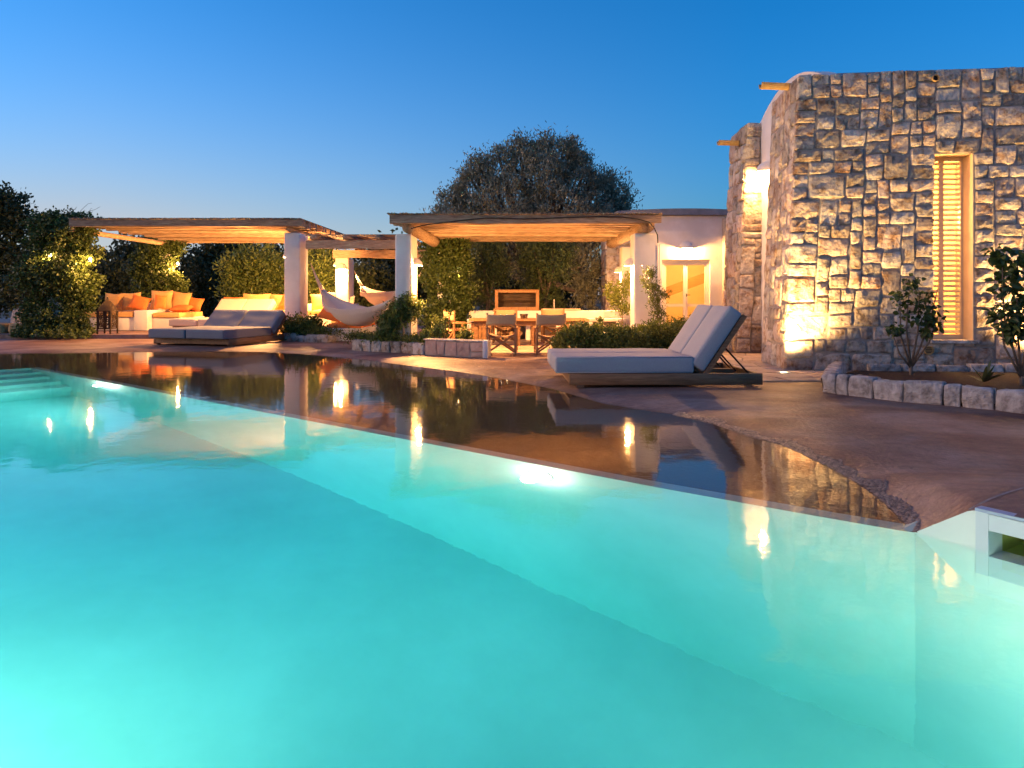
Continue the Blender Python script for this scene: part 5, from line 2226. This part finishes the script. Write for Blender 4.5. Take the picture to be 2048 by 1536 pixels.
def plant(name, base, label, cat, lumps, n, L, W, m, seed, trunk=None, group=None, zmin=None, **kw):
    base = Vector(base)
    th = thing(name, base, label, cat, group)
    v = leaf_cloud(lumps, n, L, W, seed, **kw)
    if zmin is not None:
        q = v.reshape(-1, 4, 3)
        q = q[q[:, :, 2].min(axis=1) > zmin]
        v = q.reshape(-1, 3)
    mesh_quads('foliage' if cat != 'tree' else 'crown', v, m, th)
    rr = random.Random(seed)
    b = MB()
    if trunk:
        r0, top = trunk
        top = Vector(top)
        mid = base.lerp(top, 0.5) + Vector((rr.uniform(-1, 1), rr.uniform(-1, 1), 0)) * r0
        b.tube([base + Vector((0, 0, -0.03)), base.lerp(mid, 0.5), mid, top], [r0 * 1.25, r0, r0 * 0.85, r0 * 0.7], 10)
        b.build('trunk', M['bark'], th, smooth=True)
        b = MB()
        for l in lumps:
            c = Vector(l[:3])
            if rr.random() < 0.9:
                md = top.lerp(c, 0.5) + Vector((0, 0, -0.1 * (c - top).length))
                b.tube([top - Vector((0, 0, r0)), md, c], [r0 * 0.5, r0 * 0.32, r0 * 0.12], 6)
        b.build('branches', M['bark'], th, smooth=True)
    else:
        for k in range(5):
            l = lumps[rr.randrange(len(lumps))]
            c = Vector(l[:3])
            s = base + Vector((rr.uniform(-0.1, 0.1), rr.uniform(-0.1, 0.1), 0))
            b.tube([s, s.lerp(c, 0.5) + Vector((rr.uniform(-0.05, 0.05), 0, 0)), c], [0.02, 0.014, 0.006], 5)
        b.build('stems', M['bark'], th, smooth=True)
    return th


def lp_(px, py, rpx, d, ry=None, rz=None):
    c = P(px, py, d)
    r = rpx * d / F
    return (c.x, c.y, c.z, r, ry if ry else r, rz * d / F if rz else r)


# big olive
D = 24.0
L_ = [lp_(905, 418, 42, D, 1.0), lp_(950, 372, 52, D, 1.2), lp_(1000, 335, 46, D, 1.2), lp_(1045, 312, 42, D, 1.1), lp_(1112, 308, 44, D, 1.1),
      lp_(1085, 345, 70, D - .6, 1.4), lp_(1152, 345, 50, D, 1.2), lp_(1195, 385, 50, D, 1.2), lp_(1232, 408, 34, D, 1.0), lp_(1010, 400, 80, D - .8, 1.5),
      lp_(1110, 410, 80, D - 1, 1.5), lp_(1190, 440, 60, D - .8, 1.3), lp_(1165, 520, 50, D - 1.4, 1.2), lp_(1180, 575, 42, D - 1.6, 1.0), lp_(930, 450, 55, D - .5, 1.3),
      lp_(1040, 470, 90, D - .5, 1.4)] + [lp_(x, y, r, D - .3, 0.6) for x, y, r in ((880, 432, 20), (922, 378, 20), (945, 335, 22), (972, 318, 18), (1022, 288, 18), (1058, 282, 14), (1078, 292, 20), (1128, 278, 18), (1150, 300, 20), (1172, 322, 16), (1205, 348, 22), (1226, 372, 18), (1250, 400, 16), (1262, 420, 14))]
L_ = [(a, b, c - 0.22, d * 0.84, e, f * 0.84) for a, b, c, d, e, f in L_]
_rr = random.Random(19)
for _x, _y in ((868, 430), (900, 388), (935, 345), (958, 322), (1000, 300), (1035, 282), (1095, 272), (1140, 280), (1168, 312), (1192, 340), (1222, 352), (1248, 388), (1262, 425)):
    _p = lp_(_x + _rr.uniform(-8, 8), _y + _rr.uniform(-6, 16), _rr.uniform(10, 20), D - 0.4, 0.5)
    L_.append(_p)
plant('olive_tree', (0.9, D, -0.03), 'large rounded olive tree rising behind the dining pergola', 'tree', L_, 60000, 0.15, 0.040, 'olive', 1,
      (0.28, (0.9, D, 2.0)), clump=0.24, per=34, shell=0.5, up=0.75, zmin=0.1)
# tree at the left edge
D = 27.0
L_ = [lp_(-40, 420, 60, D, 1.2), lp_(10, 415, 40, D, 1.0), lp_(30, 440, 30, D, 0.8), lp_(-10, 480, 60, D, 1.2), lp_(30, 520, 45, D, 1.0), lp_(0, 560, 60, D, 1.1), lp_(-60, 520, 70, D, 1.2), lp_(50, 585, 40, D - 1, 1.0)]
plant('dark_tree', (P(-20, 0, D).x, D, -0.03), 'dark leafy tree at the left picture edge', 'tree', L_, 15000, 0.19, 0.10, 'dark', 2,
      (0.22, (P(-20, 0, D).x, D, 2.0)), clump=0.32, per=20, shell=0.4, zmin=0.0)
# background trees between
for k, (x0_, x1_, yt, D, n, m, lab) in enumerate((
        (175, 275, 500, 27, 9000, 'dark', 'dark shrub mass between the two ivy columns'),
        (360, 440, 492, 30, 8000, 'dark', 'bluish dark tree far behind the lounge bench'),
        (440, 585, 488, 25.5, 15000, 'bright', 'leafy lit shrub behind the long lounge bench'),
        (612, 672, 480, 25, 7000, 'bright', 'bright shrub left of the lit far column'),
        (700, 800, 520, 27, 10000, 'dark', 'dark olive shrub behind the rear hammock'))):
    L_ = []
    rr = random.Random(50 + k)
    xm = (x0_ + x1_) / 2
    for q in range(9):
        t = rr.random()
        y = yt + 26 + (640 - yt - 30) * rr.random()
        L_.append(lp_(x0_ + 22 + (x1_ - x0_ - 44) * rr.random(), y, rr.uniform(26, 38), D, 0.8))
    L_.append(lp_(xm, yt + 60, (x1_ - x0_) * 0.42, D, 0.9))
    L_.append(lp_(xm, yt + 115, (x1_ - x0_) * 0.46, D, 0.9))
    plant('garden_shrub' if m == 'bright' else 'garden_tree', (P(xm, 0, D).x, D, -0.03), lab, 'shrub' if m == 'bright' else 'tree', L_, n, 0.16, 0.055 if m == 'bright' else 0.08, m, 60 + k,
          (0.09, (P(xm, 0, D).x, D, 1.2)), clump=0.26, per=22, shell=0.35, zmin=0.0)
# tall boundary hedge far behind everything
for k in range(9):
    D = 31.0 + (k % 2) * 0.8
    xm = 150 + k * 122
    rr = random.Random(700 + k)
    L_ = [lp_(xm + rr.uniform(-55, 55), 500 + 95 * rr.random(), rr.uniform(26, 40), D, 0.8) for q in range(10)] + [lp_(xm, 575, 70, D, 0.9), lp_(xm + 20, 540, 48, D, 0.8)]
    plant('hedge_tree', (P(xm, 0, D).x, D, -0.03), ('leftmost', 'second', 'third', 'fourth', 'fifth', 'sixth', 'seventh', 'eighth', 'rightmost')[k] + ' dark tree from the left in the far boundary row', 'tree', L_, 6500, 0.24, 0.13, 'dark', 700 + k,
          (0.1, (P(xm, 0, D).x, D, 1.0)), group='far boundary trees', clump=0.34, per=18, shell=0.2, zmin=0.0)
# needle shrubs behind the grill
D = 20.6
for k, (x0_, x1_, n, lab) in enumerate(((925, 1030, 13000, 'feathery evergreen behind the left of the grill cabinet'), (1030, 1150, 14000, 'feathery evergreen behind the right of the grill cabinet'))):
    L_ = []
    rr = random.Random(80 + k)
    for q in range(13):
        L_.append(lp_(x0_ + 16 + (x1_ - x0_ - 32) * rr.random(), 470 + 150 * rr.random(), rr.uniform(26, 42), D + rr.uniform(-0.3, 0.6), 0.6))
    xm = (x0_ + x1_) / 2
    plant('evergreen_tree', (P(xm, 0, D).x, D, 0.0), lab, 'tree', L_, n, 0.15, 0.024, 'cypress', 80 + k, (0.08, (P(xm, 0, D).x, D, 1.0)), clump=0.22, per=26, shell=0.3, zmin=0.02)


def ivy(name, x0, x1, y0, y1, cz0, cz1, n, label, seed, extra=(), L=0.085, W=0.055):
    rr = random.Random(seed)
    L_ = []
    nz = 9
    cx, cy = (x0 + x1) / 2, (y0 + y1) / 2
    for k in range(nz):
        z = cz0 + (cz1 - cz0) * (k + 0.5) / nz
        for q in range(3):
            L_.append((cx + rr.uniform(-0.14, 0.14) * (x1 - x0), cy + rr.uniform(-0.2, 0.2) * (y1 - y0), z + rr.uniform(-0.1, 0.1),
                       (x1 - x0) * rr.uniform(0.36, 0.44), (y1 - y0) * rr.uniform(0.3, 0.42), (cz1 - cz0) / nz * 1.0))
    L_ += list(extra)
    th = plant(name, (cx, cy, cz0), label, 'climber', L_, n, L, W, 'ivy', seed, clump=0.12, per=14, shell=0.6, up=-0.1, zmin=cz0 + 0.0, group='climbing plants wrapped round pergola columns')
    return th


# climbers
d0 = 17.75
ivy('climbing_ivy', P(36, 0, d0).x, P(188, 0, d0).x, 17.2, 18.5, 0.02, 2.85, 56000, 'tall ivy covered column at the left front of the lounge pergola', 201,
    extra=[(P(125, 0, d0).x, 17.4, 0.12, 0.95, 0.5, 0.16), (P(170, 0, d0).x, 17.15, 0.10, 0.5, 0.3, 0.12), (P(95, 0, d0).x, 17.8, 2.8, 0.5, 0.4, 0.2), (P(165, 0, d0).x, 17.8, 2.9, 0.45, 0.4, 0.12)])
d0 = 22.2
ivy('climbing_ivy', P(262, 0, d0).x, P(372, 0, d0).x, 21.7, 22.8, 0.1, 2.75, 28000, 'ivy covered column at the left rear of the lounge', 202)
d0 = 17.4
ivy('climbing_ivy', P(842, 0, d0).x, P(948, 0, d0).x, 17.0, 17.9, 0.0, 2.3, 26000, 'ivy covered column at the left rear of the dining pergola', 203)
# stray vine tendrils above the lounge roof
tend = thing('vine_tendrils', P(150, 437, 17.6), 'bare vine twigs sticking up above the left end of the reed roof', 'vine')
b = MB()
rr = random.Random(3)
for k in range(9):
    a = P(95 + 9 * k, 438, 17.6)
    pts_ = [a]
    for q in range(4):
        pts_.append(pts_[-1] + Vector((rr.uniform(-0.02, 0.16), 0, rr.uniform(0.0, 0.13))))
    b.tube(pts_, [0.007, 0.006, 0.005, 0.004, 0.003], 4)
b.build('twigs', M['bark'], tend)

# lamps that glow inside the climbers
for (x, y, z, nv, w, lab) in ((P(95, 0, 17.3).x, 17.34, CZ + (YH - 515) * 17.2 / F, (0, -1, 0), 1.6, 'lamp glowing among the ivy on the left side of the front column'),
                              (P(172, 0, 17.3).x - 0.05, 17.42, CZ + (YH - 522) * 17.2 / F, (1, -0.3, 0), 2.2, 'lamp glowing among the ivy on the lounge side of the front column'),
                              (P(345, 0, 21.7).x, 21.95, CZ + (YH - 530) * 21.7 / F, (0.4, -1, 0), 2.4, 'lamp glowing in the ivy of the rear lounge column'),
                              (P(915, 0, 17.0).x, 17.18, CZ + (YH - 545) * 17.0 / F, (0.4, -1, 0), 1.8, 'lamp glowing in the ivy of the rear dining column')):
    wall_lamp((x, y + 0.10, z), nv, lab, w * 0.8, 0.05, 0.07, 0.07)


# strap leaved plant, far left
def rosette(base, label, n, L, W, m, seed, spread=1.0, cat='plant', name='strap_plant', arch=0.6):
    rr = random.Random(seed)
    base = Vector(base)
    th = thing(name, base, label, cat)
    for k in range(n):
        a = rr.uniform(0, 2 * math.pi)
        el = rr.uniform(0.35, 1.45) / spread
        dv = Vector((math.cos(a) * math.cos(el), math.sin(a) * math.cos(el), math.sin(el)))
        l = L * rr.uniform(0.6, 1.1)
        sd = Vector((-math.sin(a), math.cos(a), 0))
        b = MB()
        seg = 6
        for i in range(seg + 1):
            t = i / seg
            p = base + dv * (l * t) + Vector((0, 0, -arch * l * t * t * (1 - el / 1.8)))
            if p.z < base.z + 0.01:
                p.z = base.z + 0.01
            w = W * (1 - t) ** 0.6 * (0.6 + 0.8 * t if t < 0.4 else 0.92)
            b.v += [tuple(p - sd * w / 2 + Vector((0, 0, w * 0.2))), tuple(p), tuple(p + sd * w / 2 + Vector((0, 0, w * 0.2)))]
        for i in range(seg):
            for j in range(2):
                q = i * 3 + j
                b.f.append((q, q + 1, q + 4, q + 3))
        b.build('leaf', M[m], th, smooth=True)
    return th


p = G(10, 668)
rosette((p.x - 0.1, p.y + 1.6, -0.02), 'large strap leaved plant at the left edge behind the rocks', 46, 1.45, 0.07, 'straw', 5)
p = G(2000, 768, 0.13)
rosette((p.x, p.y + 0.25, 0.11), 'small dark spiky plant in the bed beside the taller tree', 9, 0.3, 0.07, 'dark', 6, 1.2, name='agave_plant', arch=0.1)

# clipped shrubs before the right dining column
for k, (px, d, r, zt, n, lab) in enumerate(((1168, 11.9, 0.50, 0.60, 11000, 'leftmost clipped round shrub behind the grey lounger'),
                                            (1240, 11.6, 0.46, 0.56, 9500, 'middle clipped round shrub behind the grey lounger'),
                                            (1310, 12.0, 0.50, 0.62, 11000, 'clipped round shrub right of the dining column foot'),
                                            (1372, 12.6, 0.42, 0.66, 7000, 'rightmost loose shrub below the glazed door'))):
    x = P(px, 0, d).x
    L_ = [(x, d, zt * 0.45, r, r * 0.9, zt * 0.52), (x - r * 0.45, d - 0.1, zt * 0.4, r * 0.6, r * 0.6, zt * 0.42), (x + r * 0.45, d - 0.1, zt * 0.4, r * 0.6, r * 0.6, zt * 0.44), (x, d - 0.25, zt * 0.6, r * 0.6, r * 0.5, zt * 0.36)]
    plant('clipped_shrub', (x, d, 0.0), lab, 'shrub', L_, n, 0.055, 0.024, 'hedge', 300 + k, clump=0.07, per=12, shell=0.75, up=0.4, zmin=0.005, group='clipped shrubs behind the grey lounger')
# tall slender bush beside the right dining column
d0 = 13.0
L_ = [lp_(1298, 548, 16, d0, 0.12), lp_(1305, 575, 18, d0, 0.14), lp_(1312, 600, 20, d0, 0.15), lp_(1318, 628, 16, d0, 0.14), lp_(1330, 590, 10, d0, 0.1), lp_(1288, 565, 8, d0, 0.08), lp_(1316, 650, 12, d0, 0.1)]
plant('slender_bush', (P(1318, 0, d0).x, d0, 0.0), 'tall slender leaning bush beside the right dining column', 'bush', L_, 2200, 0.075, 0.014, 'hedge', 320, (0.018, P(1314, 590, d0)), clump=0.06, per=10, shell=0.2, up=0.7)
d0 = 16.2
L_ = [lp_(1225, 585, 20, d0, 0.2), lp_(1250, 575, 18, d0, 0.2), lp_(1240, 605, 20, d0, 0.2), lp_(1262, 555, 12, d0, 0.15), lp_(1255, 615, 14, d0, 0.15)]
plant('lit_bush', (P(1245, 0, d0).x, d0 - 0.0, 0.02), 'yellow lit airy bush in front of the kitchen counter end', 'bush', L_, 2200, 0.075, 0.03, 'yellowgreen', 321, (0.016, P(1245, 600, d0)), clump=0.07, per=10, shell=0.2, up=0.4)
d0 = 12.6
L_ = [lp_(1198, 655, 8, d0, 0.06), lp_(1200, 640, 7, d0, 0.06), lp_(1199, 670, 8, d0, 0.06)]
plant('young_bush', (P(1199, 0, d0).x, d0, 0.0), 'thin upright young plant sticking out of the clipped shrubs', 'bush', L_, 350, 0.06, 0.02, 'yellowgreen', 322, (0.008, P(1199, 650, d0)), clump=0.04, per=8, shell=0.1, up=0.6)

# planter plants, middle
d0 = 13.45
L_ = [lp_(812, 602, 16, d0, 0.2), lp_(795, 618, 20, d0, 0.2), lp_(822, 625, 18, d0, 0.2), lp_(775, 640, 16, d0, 0.2), lp_(800, 640, 18, d0, 0.2), lp_(765, 660, 14, d0, 0.18), lp_(832, 612, 12, d0, 0.15), lp_(785, 660, 16, d0, 0.18)]
plant('feathery_bush', (P(805, 0, d0).x, d0 - 0.12, 0.17), 'feathery leaved bush in front of the left dining column', 'bush', L_, 5200, 0.085, 0.022, 'bright', 330, (0.022, P(806, 645, d0 - 0.12)), clump=0.08, per=14, shell=0.2, up=-0.2)
for k, (px, py, rr_, lab) in enumerate(((848, 668, 10, 'small yellow green plant just right of the left dining column'), (878, 652, 13, 'tallest yellow green plant in the stone planter'), (930, 665, 11, 'yellow green plant at the right end of the stone planter'))):
    d0 = 13.0
    L_ = [lp_(px, py, rr_, d0, 0.1), lp_(px - 5, py + 12, rr_, d0, 0.1), lp_(px + 6, py + 10, rr_, d0, 0.1)] + ([lp_(px - 8, py - 14, 7, d0, 0.06), lp_(px + 14, py - 12, 7, d0, 0.06), lp_(px + 22, py - 26, 5, d0, 0.05)] if k == 1 else [])
    plant('young_plant', (P(px, 0, d0).x, d0, 0.18), lab, 'plant', L_, 700 + 300 * (k == 1), 0.06, 0.026, 'yellowgreen', 340 + k, clump=0.05, per=8, shell=0.2, up=0.5, group='yellow green plants in the stone planter')
# ground cover in the planters
v = leaf_cloud([(p.x + 0.05, p.y + 0.35, 0.24, 0.32, 0.32, 0.07) for p in mpts[:-1]] + [(p.x, p.y + 0.12, 0.20, 0.2, 0.12, 0.05) for p in mpts[2:]], 6500, 0.05, 0.022, 350, clump=0.08, per=12, shell=0.1, up=0.4)
o = mesh_quads('ground_cover', v, 'hedge', None)
tag(o, 'low creeping ground cover spilling over the stone planter', 'ground cover', kind='stuff')
v = leaf_cloud([(p.x, p.y + 0.3, 0.24, 0.3, 0.3, 0.1) for p in spts], 2600, 0.05, 0.022, 351, clump=0.08, per=12, shell=0.1, up=0.4)
o = mesh_quads('ground_cover', v, 'hedge', None)
tag(o, 'low ground cover in the small planter at the lounge column', 'ground cover', kind='stuff')
d0 = 16.7
L_ = [lp_(598, 652, 22, d0, 0.25), lp_(625, 648, 18, d0, 0.25), lp_(580, 650, 16, d0, 0.25), lp_(612, 665, 26, d0, 0.25), lp_(640, 660, 16, d0, 0.2), lp_(575, 668, 14, d0, 0.2)]
plant('flowering_bush', (P(608, 0, d0).x, d0 - 0.02, 0.12), 'leafy bush with bare sticks at the foot of the lounge column', 'bush', L_, 3600, 0.085, 0.04, 'hedge', 352, (0.02, P(608, 650, d0)), clump=0.09, per=10, shell=0.2, up=0.3)


# small trees of the right bed
def small_tree(base, stems, lumps, n, L, W, label, seed):
    base = Vector(base)
    th = thing('young_tree', base, label, 'tree')
    rr = random.Random(seed)
    b = MB()
    fork = base + Vector((0.0, 0, 0.12))
    b.tube([base + Vector((0, 0, -0.04)), fork], [0.022, 0.019], 8)
    for tip, bend in stems:
        tip = Vector(tip)
        mid = fork.lerp(tip, 0.45) + Vector(bend)
        b.tube([fork - Vector((0, 0, 0.02)), mid, fork.lerp(tip, 0.75) + Vector(bend) * 0.5, tip], [0.014, 0.010, 0.007, 0.003], 6)
    b.build('trunk', M['bark'], th, smooth=True)
    rg = random.Random(seed + 1)
    # broad leaves: folded six point blades
    bb = MB()
    for _ in range(n):
        l = lumps[rg.randrange(len(lumps))]
        while True:
            q = Vector((rg.uniform(-1, 1), rg.uniform(-1, 1), rg.uniform(-1, 1)))
            if q.length < 1:
                break
        c = Vector((l[0] + q.x * l[3], l[1] + q.y * l[4], l[2] + q.z * l[5]))
        a = Vector((rg.uniform(-1, 1), rg.uniform(-1, 1), rg.uniform(-1.1, 0.3))).normalized()
        t = Vector((rg.uniform(-1, 1), rg.uniform(-1, 1), rg.uniform(-0.3, 1))).normalized()
        s = a.cross(t).normalized()
        nn = s.cross(a)
        le, w = L * rg.uniform(0.6, 1.2), W * rg.uniform(0.7, 1.15)
        o = len(bb.v)
        bb.v += [tuple(x) for x in (c, c + a * le * 0.35 + s * w / 2 + nn * w * 0.18, c + a * le * 0.72 + s * w * 0.36 + nn * w * 0.1 - nn * le * 0.06,
                                    c + a * le - nn * le * 0.16, c + a * le * 0.72 - s * w * 0.36 + nn * w * 0.1 - nn * le * 0.06, c + a * le * 0.35 - s * w / 2 + nn * w * 0.18, c + a * le * 0.45)]
        bb.f += [(o, o + 1, o + 6), (o + 1, o + 2, o + 6), (o + 2, o + 3, o + 6), (o + 3, o + 4, o + 6), (o + 4, o + 5, o + 6), (o + 5, o, o + 6)]
    bb.build('crown', M['broad'], th, smooth=False)
    return th


d0 = 8.75
bz = 0.07
base = Vector(((1822 - 1024) * d0 / F, d0, bz))
stems = [(P(1820, 562, d0), (-0.05, 0, 0)), (P(1800, 600, d0), (-0.06, 0, 0)), (P(1858, 600, d0), (0.06, 0, 0)), (P(1785, 665, d0), (-0.04, 0, -0.03)), (P(1838, 580, d0), (0.04, 0, 0)), (P(1880, 620, d0), (0.06, 0, -0.02)), (P(1876, 575, d0), (0.05, 0, 0))]
L_ = [lp_(1826, 565, 18, d0, 0.1), lp_(1800, 595, 20, d0, 0.12), lp_(1850, 600, 22, d0, 0.12), lp_(1815, 620, 22, d0, 0.12), lp_(1862, 625, 22, d0, 0.12), lp_(1786, 660, 15, d0, 0.1), lp_(1840, 640, 16, d0, 0.1), lp_(1872, 645, 12, d0, 0.08), lp_(1852, 665, 8, d0, 0.06)]
small_tree(base, stems, L_, 340, 0.085, 0.052, 'small multi stemmed tree in the bed left of the shuttered window', 400)
d0 = 7.75
base = Vector(((2043 - 1024) * d0 / F, d0, bz - 0.01))
stems = [(P(2005, 500, d0), (-0.1, 0, 0.05)), (P(2035, 520, d0), (-0.03, 0, 0)), (P(2060, 540, d0), (0.03, 0, 0)), (P(2000, 620, d0), (-0.08, 0, 0)), (P(2075, 600, d0), (0.05, 0, 0))]
L_ = [lp_(1996, 510, 20, d0, 0.12), lp_(2025, 540, 26, d0, 0.14), lp_(2050, 520, 24, d0, 0.14), lp_(2010, 570, 22, d0, 0.12), lp_(2040, 610, 26, d0, 0.14), lp_(2000, 625, 22, d0, 0.12), lp_(2028, 650, 24, d0, 0.13), lp_(2070, 580, 30, d0, 0.15), lp_(2018, 672, 14, d0, 0.1), lp_(2065, 650, 26, d0, 0.14)]
small_tree(base, stems, L_, 560, 0.10, 0.065, 'taller leafy young tree at the right picture edge', 401)

for o in bpy.data.objects:
    if '_o' in o:
        del o['_o']
